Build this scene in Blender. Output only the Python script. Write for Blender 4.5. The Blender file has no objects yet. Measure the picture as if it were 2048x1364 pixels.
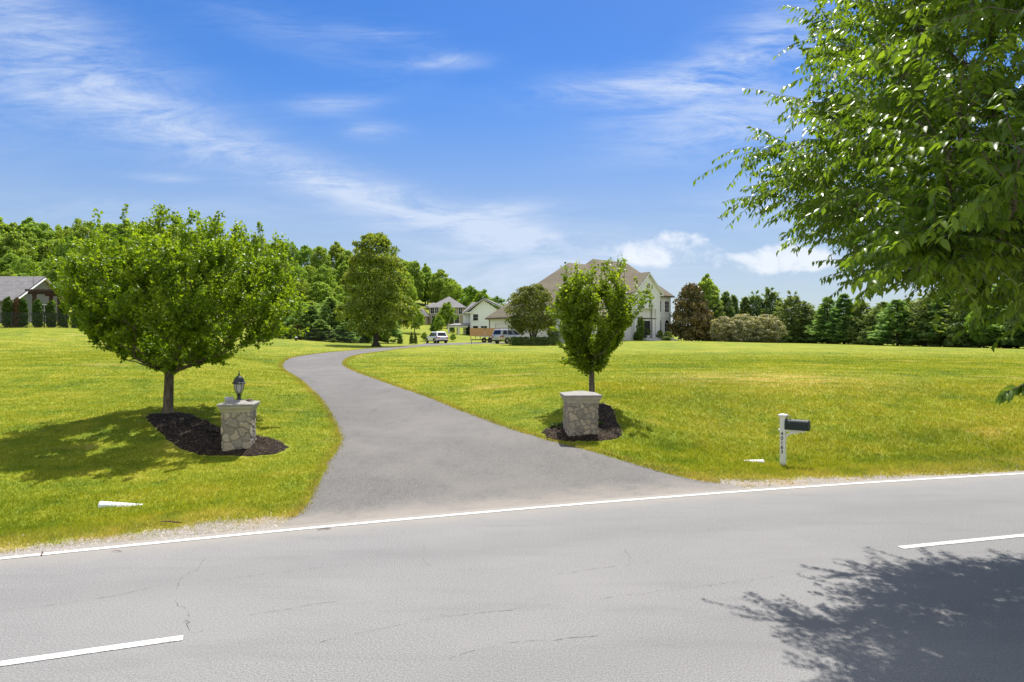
import bpy, math, random
import numpy as np
random.seed(7); RNG = np.random.default_rng(11)
SC = bpy.context.scene
COL = SC.collection
R = math.radians
F, CX, CY, H = 1365.33, 1024.0, 682.0, 2.9      # focal length in photo pixels, centre, eye height

# ------------------------------------------------------------------ helpers
def tag(o, label=None, cat=None, group=None, kind=None):
    if label: o['label'] = label
    if cat: o['category'] = cat
    if group: o['group'] = group
    if kind: o['kind'] = kind
    return o
def empty(name, loc, rz=0.0, label=None, cat=None, group=None):
    o = bpy.data.objects.new(name, None); COL.objects.link(o)
    o.empty_display_size = 0.2
    o.location = loc; o.rotation_euler = (0, 0, rz)
    return tag(o, label, cat, group)
def link(name, me, mat, parent=None, smooth=False):
    o = bpy.data.objects.new(name, me); COL.objects.link(o)
    if mat is not None:
        for m in (mat if isinstance(mat, (list, tuple)) else [mat]): me.materials.append(m)
    if parent: o.parent = parent
    if smooth:
        me.polygons.foreach_set('use_smooth', np.ones(len(me.polygons), dtype=bool))
    return o
def np_mesh(name, V, faces, k):
    """V (n,3) float, faces (m,k) int"""
    me = bpy.data.meshes.new(name)
    V = np.ascontiguousarray(V, dtype=np.float32); faces = np.ascontiguousarray(faces, dtype=np.int32)
    me.vertices.add(len(V)); me.vertices.foreach_set('co', V.ravel())
    m = len(faces)
    me.loops.add(m*k); me.loops.foreach_set('vertex_index', faces.ravel())
    me.polygons.add(m)
    me.polygons.foreach_set('loop_start', np.arange(0, m*k, k, dtype=np.int32))
    me.update(calc_edges=True)
    return me
def attr(me, name, vals):
    a = me.attributes.new(name, 'FLOAT', 'POINT')
    a.data.foreach_set('value', np.ascontiguousarray(vals, dtype=np.float32))
class MB:
    """collects polygons, builds ONE mesh"""
    def __init__(s): s.v = []; s.f = []; s.mi = []
    def add(s, V, Fc, mi=0):
        b = len(s.v); s.v += [tuple(map(float, p)) for p in V]
        s.f += [tuple(int(i)+b for i in f) for f in Fc]; s.mi += [mi]*len(Fc)
        return s
    def box(s, x0, x1, y0, y1, z0, z1, mi=0):
        V = [(x, y, z) for z in (z0, z1) for y in (y0, y1) for x in (x0, x1)]
        return s.add(V, [(0,2,3,1),(4,5,7,6),(0,1,5,4),(2,6,7,3),(0,4,6,2),(1,3,7,5)], mi)
    def bar(s, a, b, w, h=None, mi=0, up=(0,0,1)):
        h = h or w; a = np.array(a, float); b = np.array(b, float)
        d = b-a; d /= np.linalg.norm(d); u = np.array(up, float)
        if abs(d@u) > .95: u = np.array((0,1,0.))
        sx = np.cross(d, u); sx /= np.linalg.norm(sx); sy = np.cross(sx, d)
        V = []
        for p in (a, b):
            for (i, j) in ((-1,-1),(1,-1),(1,1),(-1,1)): V.append(p+sx*i*w/2+sy*j*h/2)
        return s.add(V, [(3,2,1,0),(4,5,6,7),(0,1,5,4),(1,2,6,5),(2,3,7,6),(3,0,4,7)], mi)
    def tube(s, pts, rad, n=8, mi=0, caps=True):
        pts = [np.array(p, float) for p in pts]; V = []; Fc = []
        for i, p in enumerate(pts):
            d = (pts[min(i+1, len(pts)-1)]-pts[max(i-1, 0)]); d /= (np.linalg.norm(d)+1e-9)
            u = np.array((0,0,1.)) if abs(d[2]) < .9 else np.array((1,0,0.))
            a = np.cross(d, u); a /= np.linalg.norm(a); b = np.cross(d, a)
            r = rad[i] if hasattr(rad, '__len__') else rad
            for k in range(n):
                t = 2*math.pi*k/n; V.append(p+(a*math.cos(t)+b*math.sin(t))*r)
        for i in range(len(pts)-1):
            for k in range(n):
                k2 = (k+1) % n; Fc.append((i*n+k, i*n+k2, (i+1)*n+k2, (i+1)*n+k))
        if caps:
            Fc.append(tuple(range(n-1, -1, -1))); Fc.append(tuple(range((len(pts)-1)*n, len(pts)*n)))
        return s.add(V, Fc, mi)
    def lathe(s, prof, n=16, c=(0,0,0), mi=0):
        V = []; Fc = []
        for (r, z) in prof:
            for k in range(n):
                t = 2*math.pi*k/n; V.append((c[0]+r*math.cos(t), c[1]+r*math.sin(t), c[2]+z))
        for i in range(len(prof)-1):
            for k in range(n):
                k2 = (k+1) % n; Fc.append((i*n+k, i*n+k2, (i+1)*n+k2, (i+1)*n+k))
        Fc.append(tuple(range(n-1, -1, -1))); Fc.append(tuple(range((len(prof)-1)*n, len(prof)*n)))
        return s.add(V, Fc, mi)
    def sq(s, prof, c=(0,0,0), mi=0):
        """square 'lathe': prof of (half width, z)"""
        V = []; Fc = []
        for (r, z) in prof:
            for (i, j) in ((-1,-1),(1,-1),(1,1),(-1,1)): V.append((c[0]+r*i, c[1]+r*j, c[2]+z))
        for i in range(len(prof)-1):
            for k in range(4):
                k2 = (k+1) % 4; Fc.append((i*4+k, i*4+k2, (i+1)*4+k2, (i+1)*4+k))
        Fc.append((3,2,1,0)); e = (len(prof)-1)*4; Fc.append((e, e+1, e+2, e+3))
        return s.add(V, Fc, mi)
    def prism(s, poly, axis_from, axis_to, mi=0):
        """poly list of 3d points, extruded by vector"""
        v = np.array(axis_to, float)-np.array(axis_from, float); n = len(poly)
        V = [np.array(p, float) for p in poly]+[np.array(p, float)+v for p in poly]
        Fc = [tuple(range(n-1, -1, -1)), tuple(range(n, 2*n))]
        Fc += [(k, (k+1) % n, n+(k+1) % n, n+k) for k in range(n)]
        return s.add(V, Fc, mi)
    def build(s, name, mat, parent=None, bevel=0, smooth=False, seg=2):
        me = bpy.data.meshes.new(name); me.from_pydata(s.v, [], s.f)
        o = link(name, me, mat, parent)
        if isinstance(mat, (list, tuple)): me.polygons.foreach_set('material_index', s.mi)
        import bmesh
        bm = bmesh.new(); bm.from_mesh(me); bmesh.ops.recalc_face_normals(bm, faces=bm.faces); bm.to_mesh(me); bm.free()
        if smooth: me.polygons.foreach_set('use_smooth', np.ones(len(me.polygons), dtype=bool))
        if bevel:
            b = o.modifiers.new('bevel', 'BEVEL'); b.width = bevel; b.segments = seg; b.limit_method = 'ANGLE'; b.angle_limit = R(35)
        return o

# ------------------------------------------------------------------ materials
def nmat(name):
    m = bpy.data.materials.new(name); m.use_nodes = True
    nt = m.node_tree; nt.nodes.clear()
    out = nt.nodes.new('ShaderNodeOutputMaterial')
    return m, nt, out
def N(nt, t, ins=None, **kw):
    n = nt.nodes.new('ShaderNode'+t)
    for k, v in kw.items(): setattr(n, k, v)
    if ins:
        for k, v in ins.items():
            s = n.inputs[k]
            if isinstance(v, bpy.types.NodeSocket): nt.links.new(v, s)
            else:
                if hasattr(s.default_value, '__len__') and len(s.default_value) == 4 and len(v) == 3: v = (*v, 1)
                s.default_value = v
    return n
def M_(nt, op, a, b=0.0, c=None, clamp=False):
    n = nt.nodes.new('ShaderNodeMath'); n.operation = op; n.use_clamp = clamp
    for i, v in enumerate((a, b) if c is None else (a, b, c)):
        if isinstance(v, bpy.types.NodeSocket): nt.links.new(v, n.inputs[i])
        else: n.inputs[i].default_value = v
    return n.outputs[0]
def mixc(nt, fac, a, b, mode='MIX'):
    n = nt.nodes.new('ShaderNodeMix'); n.data_type = 'RGBA'; n.blend_type = mode
    for i, v in ((0, fac), (6, a), (7, b)):
        if isinstance(v, bpy.types.NodeSocket): nt.links.new(v, n.inputs[i])
        else: n.inputs[i].default_value = (*v, 1) if hasattr(v, '__len__') and len(v) == 3 else v
    return n.outputs[2]
def ramp(nt, fac, stops):
    n = nt.nodes.new('ShaderNodeValToRGB'); e = n.color_ramp.elements
    while len(e) < len(stops): e.new(0.5)
    for el, (p, c) in zip(e, stops): el.position = p; el.color = (*c, 1) if len(c) == 3 else c
    nt.links.new(fac, n.inputs[0]); return n.outputs[0]
def maprange(nt, v, a, b, c=0.0, d=1.0, smooth=True):
    n = nt.nodes.new('ShaderNodeMapRange'); n.interpolation_type = 'SMOOTHSTEP' if smooth else 'LINEAR'
    nt.links.new(v, n.inputs[0])
    for i, x in enumerate((a, b, c, d)): n.inputs[i+1].default_value = x
    return n.outputs[0]
def noise(nt, vec, scale, detail=4, rough=.55, dist=0.0, dim='3D'):
    n = N(nt, 'TexNoise', {'Scale': scale, 'Detail': detail, 'Roughness': rough, 'Distortion': dist}, noise_dimensions=dim)
    if vec is not None: nt.links.new(vec, n.inputs['Vector'])
    return n.outputs['Fac']
def mapping(nt, vec, scale=(1,1,1), rot=(0,0,0), loc=(0,0,0)):
    n = N(nt, 'Mapping', {'Scale': scale, 'Rotation': rot, 'Location': loc}); nt.links.new(vec, n.inputs['Vector']); return n.outputs[0]
def bump(nt, h, strength=.5, dist=.02):
    n = N(nt, 'Bump', {'Strength': strength, 'Distance': dist, 'Height': h}); return n.outputs[0]
def simple(name, col, rough=.6, metal=0.0, vary=.12, scale=8.0, bmp=0.0, spec=.5, coat=0.0, obj=True):
    """a principled surface with a soft procedural variation"""
    m, nt, out = nmat(name)
    tc = N(nt, 'TexCoord').outputs['Object' if obj else 'Generated']
    f = noise(nt, tc, scale, 5, .6)
    c = mixc(nt, f, tuple(x*(1-vary) for x in col), tuple(min(1, x*(1+vary)) for x in col))
    p = N(nt, 'BsdfPrincipled', {'Base Color': c, 'Roughness': rough, 'Metallic': metal, 'Specular IOR Level': spec, 'Coat Weight': coat})
    if bmp: nt.links.new(bump(nt, f, bmp, .02), p.inputs['Normal'])
    nt.links.new(p.outputs[0], out.inputs[0]); return m
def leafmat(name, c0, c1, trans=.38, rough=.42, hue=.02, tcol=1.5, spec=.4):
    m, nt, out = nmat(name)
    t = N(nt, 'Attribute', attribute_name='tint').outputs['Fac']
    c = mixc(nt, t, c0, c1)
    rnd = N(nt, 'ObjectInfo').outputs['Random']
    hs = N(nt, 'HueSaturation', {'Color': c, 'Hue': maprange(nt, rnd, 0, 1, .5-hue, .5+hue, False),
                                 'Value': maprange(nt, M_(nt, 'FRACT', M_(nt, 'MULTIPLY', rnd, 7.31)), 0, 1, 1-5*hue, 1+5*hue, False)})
    col = hs.outputs[0]
    p = N(nt, 'BsdfPrincipled', {'Base Color': col, 'Roughness': rough, 'Specular IOR Level': spec})
    tc = mixc(nt, 1.0, col, (1.25*tcol, 1.15*tcol, .45*tcol), 'MULTIPLY')
    tr = N(nt, 'BsdfTranslucent', {'Color': tc})
    mx = N(nt, 'MixShader', {0: trans}); nt.links.new(p.outputs[0], mx.inputs[1]); nt.links.new(tr.outputs[0], mx.inputs[2])
    nt.links.new(mx.outputs[0], out.inputs[0]); return m
def barkmat(name, col):
    m, nt, out = nmat(name)
    tc = N(nt, 'TexCoord').outputs['Object']
    f = noise(nt, mapping(nt, tc, (9, 9, 1.6)), 2.2, 6, .65)
    g = noise(nt, tc, 3, 3)
    c = mixc(nt, maprange(nt, f, .35, .65), tuple(x*.45 for x in col), tuple(x*1.25 for x in col))
    c = mixc(nt, maprange(nt, g, .5, .75, 0, .5), c, (col[0]*.9, col[1]*1.15, col[2]*.8))
    p = N(nt, 'BsdfPrincipled', {'Base Color': c, 'Roughness': .9, 'Specular IOR Level': .2, 'Normal': bump(nt, f, .8, .03)})
    nt.links.new(p.outputs[0], out.inputs[0]); return m
# ------------------------------------------------------------------ terrain
def edge_y(X):
    """far edge line of the road (its white edge line), z = 0"""
    X = np.asarray(X, float); Xc = np.clip(X, -22, 24)
    return 11.72+.348*Xc-.0055*Xc**2 + (X-Xc)*np.where(X > 0, .348-.011*24, .348+.011*22)
def sdist(X, Y): return (np.asarray(Y, float)-edge_y(X))*.943
LEFT_EDGE = [(552,1062,10.38),(566,1050,10.8),(590,1026,11.55),(612,1003,12.2),(645,940,14.2),(664,906,15.6),(680,880,17.0),(668,848,19.3),(640,800,23.6),(600,762,29),(566,739,35.5),(562,728,40),(585,714,46.5),
             (640,706,52),(700,701,57.5),(770,695,66),(822,690.5,77),(842,688.5,86),(846,686.5,97)]
RIGHT_EDGE = [(1500,979,13.4),(1440,962,14.05),(1380,947,14.5),(1290,925,15.1),(1200,903,15.8),(1120,884,16.6),(1060,868,17.6),(1000,848,18.8),(930,822,20.9),(850,790,24.5),(770,763,29.3),(720,745,34),(693,732,38.5),
              (689,723,42),(702,714,47),(730,707.5,52),(790,699,59),(840,693.5,69),(895,690,79),(960,687,85),(1035,686,89)]
ANCH = LEFT_EDGE[3:]+RIGHT_EDGE[3:]+[
 (1567,931,15.9),(1512,925,16.6),(1400,850,19.5),(1400,760,27),(1800,760,27),(1700,850,19.5),(2048,860,19),(2048,770,26),(2048,720,45),(2048,698,75),
 (1400,720,42),(1400,695,70),(1400,682,104),(1700,716,45),(1700,699,65),(1700,689,100),(1900,694,92),(1184,808,20),(1160,866,17.2),(1500,685,108),
 (1250,760,27),(1250,715,45),(1250,692,75),(1100,735,35),(1050,705,58),(1050,690,80),(950,745,33),
 (478,896,16.2),(590,892,16.4),(405,906,16.1),(515,915,15.6),(440,880,16.8),(335,826,19.5),(235,1010,12),(100,1060,10.5),(100,950,14.2),(0,900,16),(100,830,20),(0,780,25),(0,720,36),(0,680,50),(0,656.5,60),(140,657,60),
 (300,667,65),(560,679,72),(650,684,76),(752,693,70),(450,715,38),(450,690,55),(300,760,27),(540,800,23),(590,880,16.9),(520,940,14.4),
 (700,684,88),(800,684,98),(830,660,130),(840,648,170),(890,655,150),(950,673,135),(1000,680,100),(1100,678.5,100),(1300,680.5,104),(1200,680,104),(960,685,92)]
XYZ = [((px-CX)/F*d, d, H-(py-CY)/F*d) for (px, py, d) in ANCH]
XYZ += [(-100,110,8),(-70,120,8.5),(-40,120,7),(-20,125,5.5),(-110,160,13),(-60,165,13),(-25,180,10),(-5,190,8),(-150,250,22),(-80,250,22),(-20,250,16),(20,250,9),(60,200,5),(90,180,3),(140,160,2),
        (200,100,2),(120,60,1.6),(80,35,1.2),(-60,30,2.0),(-100,60,5.5),(-150,90,8),(-70,80,5.2),(-30,95,4.2),(120,300,4),(250,300,2),(-250,300,22),(0,400,12),(-200,420,20),(200,420,3),
        (50,130,3),(80,115,2.4),(30,22,0.7),(45,28,1.1),(-30,12,.4),(-45,15,.6)]
XYZ = np.array(XYZ, float)
_P = XYZ[:, :2]/60.0
def _k(r2): return np.where(r2 > 1e-12, .5*r2*np.log(r2+1e-12), 0)
_n = len(_P)
_A = np.zeros((_n+3, _n+3)); _A[:_n, :_n] = _k(((_P[:, None]-_P[None])**2).sum(-1))+np.eye(_n)*2e-4
_A[:_n, _n] = 1; _A[:_n, _n+1:] = _P; _A[_n, :_n] = 1; _A[_n+1:, :_n] = _P.T
_W = np.linalg.solve(_A, np.concatenate([XYZ[:, 2], np.zeros(3)]))
def tps(X, Y):
    X = np.asarray(X, float); sh = X.shape; Q = np.stack([X.ravel(), np.asarray(Y, float).ravel()], -1)/60.0
    out = np.empty(len(Q))
    for i in range(0, len(Q), 20000):
        q = Q[i:i+20000]
        out[i:i+20000] = _k(((q[:, None]-_P[None])**2).sum(-1))@_W[:_n]+_W[_n]+q@_W[_n+1:]
    return out.reshape(sh)
def sstep(a, b, x):
    t = np.clip((np.asarray(x, float)-a)/(b-a), 0, 1); return t*t*(3-2*t)
def pix(px, py, d): return np.array(((px-CX)/F*d, d, H-(py-CY)/F*d))
def smooth_poly(P, n):
    """Catmull-Rom through P, n samples"""
    P = np.array(P, float); Q = np.vstack([2*P[0]-P[1], P, 2*P[-1]-P[-2]])
    L = np.concatenate([[0], np.cumsum(np.linalg.norm(np.diff(P, axis=0), axis=1))]); L /= L[-1]
    T = np.linspace(0, 1, n); out = []
    for t in T:
        i = min(np.searchsorted(L, t, side='right')-1, len(P)-2); u = (t-L[i])/(L[i+1]-L[i])
        a, b, c, d = Q[i], Q[i+1], Q[i+2], Q[i+3]
        out.append(.5*((2*b)+(c-a)*u+(2*a-5*b+4*c-d)*u*u+(3*b-3*c+d-a)*u**3))
    return np.array(out)
DL = smooth_poly([((p-CX)/F*d, d) for p, y, d in LEFT_EDGE], 170)
DR = smooth_poly([((p-CX)/F*d, d) for p, y, d in RIGHT_EDGE], 170)
DRIVE = np.vstack([DL, DR[::-1]])
def inside(poly, X, Y):
    X = np.asarray(X, float); Y = np.asarray(Y, float); c = np.zeros(X.shape, bool); x0, y0 = poly[-1]
    for x1, y1 in poly:
        if y0 != y1:
            k = ((y1 > Y) != (y0 > Y)) & (X < (x0-x1)*(Y-y1)/(y0-y1)+x1); c ^= k
        x0, y0 = x1, y1
    return c
def dist_poly(poly, X, Y):
    sh = X.shape; Q = np.stack([X.ravel(), Y.ravel()], -1); out = np.empty(len(Q))
    for i in range(0, len(Q), 20000):
        q = Q[i:i+20000]; out[i:i+20000] = np.sqrt(((q[:, None]-poly[None])**2).sum(-1).min(1))
    return out.reshape(sh)
def tz0(X, Y):
    X = np.asarray(X, float); Y = np.asarray(Y, float); s = sdist(X, Y)
    w = sstep(.3, 3.4, s)
    z = tps(X, Y)*w
    ditch = np.exp(-((s-2.4)/.8)**2)*.13*(sstep(5.2, 6.6, X)*.6+sstep(-5.2, -6.6, X))
    z = z-ditch-.02*(1-w)*(s > -7.9)
    z = z-.06*sstep(-8.2, -10, s)+0.0
    r = np.hypot(X, Y); f = sstep(330, 560, r)
    return z*(1-f)+(-1.0)*f
def grid_axis(lo, hi, f0, f1, fine, growth):
    a = list(np.arange(f0, f1+1e-6, fine)); st = fine
    while a[-1] < hi: st *= growth; a.append(a[-1]+st)
    st = fine; b = []
    c = f0
    while c > lo: st *= growth; c -= st; b.append(c)
    return np.array(b[::-1]+a)
GX = grid_axis(-1500, 1500, -24, 24, .4, 1.07); GY = grid_axis(-300, 2600, 8, 48, .4, 1.07)
XX, YY = np.meshgrid(GX, GY)
ZZ = tz0(XX, YY)
def tz(X, Y):
    """terrain height, bilinear on the very grid that is meshed"""
    X = np.asarray(X, float); Y = np.asarray(Y, float)
    i = np.clip(np.searchsorted(GX, X)-1, 0, len(GX)-2); j = np.clip(np.searchsorted(GY, Y)-1, 0, len(GY)-2)
    u = (X-GX[i])/(GX[i+1]-GX[i]); v = (Y-GY[j])/(GY[j+1]-GY[j])
    return (ZZ[j, i]*(1-u)+ZZ[j, i+1]*u)*(1-v)+(ZZ[j+1, i]*(1-u)+ZZ[j+1, i+1]*u)*v
def at(px, py):
    """where the sight line through a photo pixel meets the terrain"""
    d = np.concatenate([np.linspace(5, 60, 1500), np.linspace(60, 300, 1500)])
    X = (px-CX)/F*d; z = H-(py-CY)/F*d
    k = np.argmax(z <= tz(X, d))
    return np.array((X[k], d[k], float(tz(X[k], d[k]))))
def gp(px, d):
    """terrain point at photo column px and distance d"""
    X = (px-CX)/F*d; return np.array((X, d, float(tz(X, d))))

# --- ground material: lawn, dry patches, gravel at the road edge
def grass_colour(nt, pos):
    a = noise(nt, pos, .22, 5, .6); b = noise(nt, pos, 1.1, 5, .62); c = noise(nt, mapping(nt, pos, (.06, 1.1, .06), (0, 0, R(14))), 1.3, 4, .6)
    e = noise(nt, pos, 14, 3, .6)
    k = M_(nt, 'ADD', M_(nt, 'ADD', M_(nt, 'MULTIPLY', a, .36), M_(nt, 'MULTIPLY', b, .32)), M_(nt, 'ADD', M_(nt, 'MULTIPLY', c, .20), M_(nt, 'MULTIPLY', e, .12)))
    col = ramp(nt, k, [(.39, (.085, .14, .012)), (.455, (.155, .205, .014)), (.52, (.225, .252, .016)), (.60, (.32, .30, .04))])
    s2 = N(nt, 'SeparateXYZ', {0: pos}); ph = M_(nt, 'ADD', M_(nt, 'MULTIPLY', s2.outputs[1], 2.9), M_(nt, 'ADD', M_(nt, 'MULTIPLY', s2.outputs[0], .55), M_(nt, 'MULTIPLY', a, 3.0)))
    stripe = M_(nt, 'MULTIPLY', M_(nt, 'SINE', ph), maprange(nt, s2.outputs[1], 22, 32))
    col = mixc(nt, maprange(nt, stripe, -.7, .7, 0, .16), col, (.13, .19, .02)); col = mixc(nt, maprange(nt, stripe, .7, -.7, 0, .12), col, (.34, .34, .07))
    clov = maprange(nt, noise(nt, pos, .75, 5, .7), .56, .68, 0, .6); col = mixc(nt, M_(nt, 'MULTIPLY', clov, maprange(nt, s2.outputs[1], 30, 24)), col, (.085, .15, .016))
    dry = maprange(nt, noise(nt, mapping(nt, pos, (.55, 1, 1)), .38, 6, .68), .57, .72, 0, .75)
    sp = N(nt, 'SeparateXYZ', {0: pos}); cx = M_(nt, 'DIVIDE', M_(nt, 'SUBTRACT', sp.outputs[0], 10.5), 4.2); cy = M_(nt, 'DIVIDE', M_(nt, 'SUBTRACT', sp.outputs[1], 27.5), 2.4)
    crest = M_(nt, 'EXPONENT', M_(nt, 'MULTIPLY', M_(nt, 'ADD', M_(nt, 'MULTIPLY', cx, cx), M_(nt, 'MULTIPLY', cy, cy)), -1.0))
    dry = M_(nt, 'ADD', dry, M_(nt, 'MULTIPLY', crest, maprange(nt, noise(nt, mapping(nt, pos, (.35, 1, 1)), 1.6, 5, .7), .38, .58, .05, .95)), clamp=True)
    bank = M_(nt, 'MULTIPLY', M_(nt, 'MULTIPLY', maprange(nt, sp.outputs[1], 15.5, 18), maprange(nt, sp.outputs[1], 28, 25)), M_(nt, 'MULTIPLY', maprange(nt, sp.outputs[0], 1.5, 5), maprange(nt, noise(nt, pos, .9, 6, .72), .38, .62, .05, .45)))
    col = mixc(nt, bank, col, (.225, .205, .022))
    return mixc(nt, dry, col, (.43, .35, .11))
def edge_s(nt, pos, lim=True):
    sx = N(nt, 'SeparateXYZ', {0: pos}); x, y = sx.outputs[0], sx.outputs[1]
    ye = M_(nt, 'ADD', 11.72, M_(nt, 'MULTIPLY', x, M_(nt, 'SUBTRACT', .348, M_(nt, 'MULTIPLY', x, .0055))))
    return M_(nt, 'MULTIPLY', M_(nt, 'SUBTRACT', y, ye), .943), x, y
def make_ground_mat():
    m, nt, out = nmat('lawn_ground')
    pos = N(nt, 'NewGeometry').outputs['Position']
    g = grass_colour(nt, pos)
    s, x, y = edge_s(nt, pos)
    wob = noise(nt, pos, 1.3, 6, .7)
    # gravel is wide beside the driveway mouth and thins away from it
    wide = M_(nt, 'ADD', .42, M_(nt, 'MULTIPLY', maprange(nt, M_(nt, 'ABSOLUTE', M_(nt, 'SUBTRACT', x, .5)), 3.5, 9.5), -.0))
    wl = maprange(nt, M_(nt, 'ABSOLUTE', M_(nt, 'SUBTRACT', x, .4)), 4, 10.5, 1.05, .28)
    lim = M_(nt, 'ADD', wl, M_(nt, 'MULTIPLY', M_(nt, 'SUBTRACT', wob, .5), 1.3))
    gm = maprange(nt, M_(nt, 'SUBTRACT', s, lim), -.12, .12, 1, 0)
    straw = M_(nt, 'MULTIPLY', maprange(nt, M_(nt, 'SUBTRACT', s, lim), -.25, 1.3, .9, 0), maprange(nt, noise(nt, pos, 1.1, 5, .65), .35, .6, .35, 1))
    st = noise(nt, pos, 60, 3, .7)
    gcol = ramp(nt, st, [(.3, (.15, .135, .115)), (.5, (.29, .26, .22)), (.7, (.46, .42, .37))])
    gcol = mixc(nt, maprange(nt, noise(nt, pos, .9, 4), .45, .65, 0, .6), gcol, (.36, .27, .16))
    col = mixc(nt, straw, g, (.36, .28, .075)); col = mixc(nt, gm, col, gcol)
    h = M_(nt, 'ADD', noise(nt, pos, 22, 5, .7), noise(nt, mapping(nt, pos, (1, .4, 1)), 5, 3, .6))
    far = noise(nt, mapping(nt, pos, (.35, .9, 1)), 2.2, 6, .75)
    col = mixc(nt, 1.0, col, ramp(nt, far, [(.3, (.72, .74, .6)), (.5, (1, 1, 1)), (.72, (1.18, 1.14, 1.3))]), 'MULTIPLY')
    p = N(nt, 'BsdfPrincipled', {'Base Color': col, 'Roughness': .9, 'Specular IOR Level': .12, 'Normal': bump(nt, h, .55, .05)})
    nt.links.new(p.outputs[0], out.inputs[0]); return m
def build_ground():
    Z = ZZ.copy()
    ins = inside(DRIVE, XX, YY) & (YY < 110)
    dd = np.full(XX.shape, 9.); box = ins & (np.abs(XX) < 40)
    dd[box] = dist_poly(DRIVE, XX[box], YY[box])
    Z = np.where(ins, Z-.03-.11*sstep(.12, .6, dd), Z)
    s = sdist(XX, YY); Z = np.where((s < .1) & (s > -7.75), Z-.12, Z)
    ny, nx = XX.shape
    V = np.stack([XX.ravel(), YY.ravel(), Z.ravel()], -1)
    idx = np.arange(nx*ny).reshape(ny, nx)
    Fc = np.stack([idx[:-1, :-1].ravel(), idx[:-1, 1:].ravel(), idx[1:, 1:].ravel(), idx[1:, :-1].ravel()], -1)
    o = link('ground', np_mesh('ground', V, Fc, 4), make_ground_mat(), smooth=True)
    tag(o, 'sunny lawn rising from the road to the houses', kind='structure')
def asphalt(name, base, speck, worn, patch, path_dir=False, scale=75, edges=False):
    m, nt, out = nmat(name)
    pos = N(nt, 'NewGeometry').outputs['Position']
    f = noise(nt, pos, scale, 4, .75); v = N(nt, 'TexVoronoi', {'Scale': scale*.8, 'Vector': pos}).outputs['Distance']
    big = noise(nt, pos, .35, 6, .62); mid = noise(nt, mapping(nt, pos, (.3, 1.6, 1), (0, 0, R(-19))) if path_dir else pos, 1.3, 5, .65)
    c = ramp(nt, f, [(.3, tuple(x*(1-speck) for x in base)), (.5, base), (.72, tuple(x*(1+speck*1.3) for x in base))])
    c = mixc(nt, maprange(nt, v, .02, .28, .45, 0), c, tuple(x*.55 for x in base))
    c = mixc(nt, maprange(nt, big, .4, .66, 0, worn), c, patch)
    c = mixc(nt, maprange(nt, mid, .48, .7, 0, .28), c, tuple(x*.72 for x in base))
    if path_dir:
        s, x, y = edge_s(nt, pos)
        # tan dust near the lane edge, oil-dark band down each lane centre
        band = maprange(nt, M_(nt, 'ABSOLUTE', M_(nt, 'ADD', M_(nt, 'MULTIPLY', M_(nt, 'SUBTRACT', noise(nt, pos, .8, 3), .5), .7), M_(nt, 'SUBTRACT', M_(nt, 'ABSOLUTE', M_(nt, 'ADD', s, 3.66)), 1.83))), .0, .75, .22, 0)
        c = mixc(nt, band, c, tuple(k*.7 for k in base))
        dust = maprange(nt, M_(nt, 'ADD', s, M_(nt, 'MULTIPLY', noise(nt, pos, 2.2, 4), .5)), -.5, .4, 0, .5)
        c = mixc(nt, dust, c, (.34, .30, .25))
    else:
        s, x, y = edge_s(nt, pos)
        dust = maprange(nt, M_(nt, 'ADD', s, M_(nt, 'MULTIPLY', noise(nt, pos, 1.6, 5, .7), 1.6)), .7, 2.4, .7, 0)
        c = mixc(nt, dust, c, (.31, .275, .235))
        st = noise(nt, mapping(nt, pos, (1, .35, 1), (0, 0, R(20))), 1.1, 6, .7)
        c = mixc(nt, maprange(nt, st, .55, .72, 0, .5), c, (.09, .086, .083)); c = mixc(nt, maprange(nt, noise(nt, pos, 3.5, 5, .75), .6, .75, 0, .3), c, (.215, .20, .185))
    n = bump(nt, M_(nt, 'ADD', f, M_(nt, 'MULTIPLY', v, .6)), .5, .006)
    p = N(nt, 'BsdfPrincipled', {'Base Color': c, 'Roughness': .86, 'Specular IOR Level': .25, 'Normal': n})
    nt.links.new(p.outputs[0], out.inputs[0]); return m
def road_strip(name, s0, s1, z, mat, x0=-60, x1=75, dx=.5, kind='structure', label=None):
    X = np.arange(x0, x1+.01, dx)
    sl = np.gradient(edge_y(X), X); nrm = np.stack([-sl, np.ones_like(sl)], -1); nrm /= np.linalg.norm(nrm, axis=1)[:, None]
    b = np.stack([X, edge_y(X)], -1)
    A = b+nrm*s0; B = b+nrm*s1
    V = np.vstack([np.c_[A, np.full(len(X), z)], np.c_[B, np.full(len(X), z)]]); n = len(X)
    Fc = np.array([(i, i+1, n+i+1, n+i) for i in range(n-1)])
    o = link(name, np_mesh(name, V, Fc, 4), mat); tag(o, label, kind=kind); return o
def paint_mat():
    m, nt, out = nmat('road_paint'); pos = N(nt, 'NewGeometry').outputs['Position']
    f = noise(nt, pos, 30, 5, .7); w = N(nt, 'TexVoronoi', {'Scale': 9.0, 'Vector': pos}, feature='DISTANCE_TO_EDGE').outputs['Distance']
    c = mixc(nt, maprange(nt, f, .35, .62), (.48, .47, .44), (.74, .74, .71))
    c = mixc(nt, maprange(nt, w, .0, .045, .7, 0), c, (.2, .2, .2))
    c = mixc(nt, maprange(nt, noise(nt, pos, 4, 5, .7), .6, .72, 0, .6), c, (.3, .29, .28))
    p = N(nt, 'BsdfPrincipled', {'Base Color': c, 'Roughness': .7, 'Specular IOR Level': .3}); nt.links.new(p.outputs[0], out.inputs[0]); return m
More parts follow.
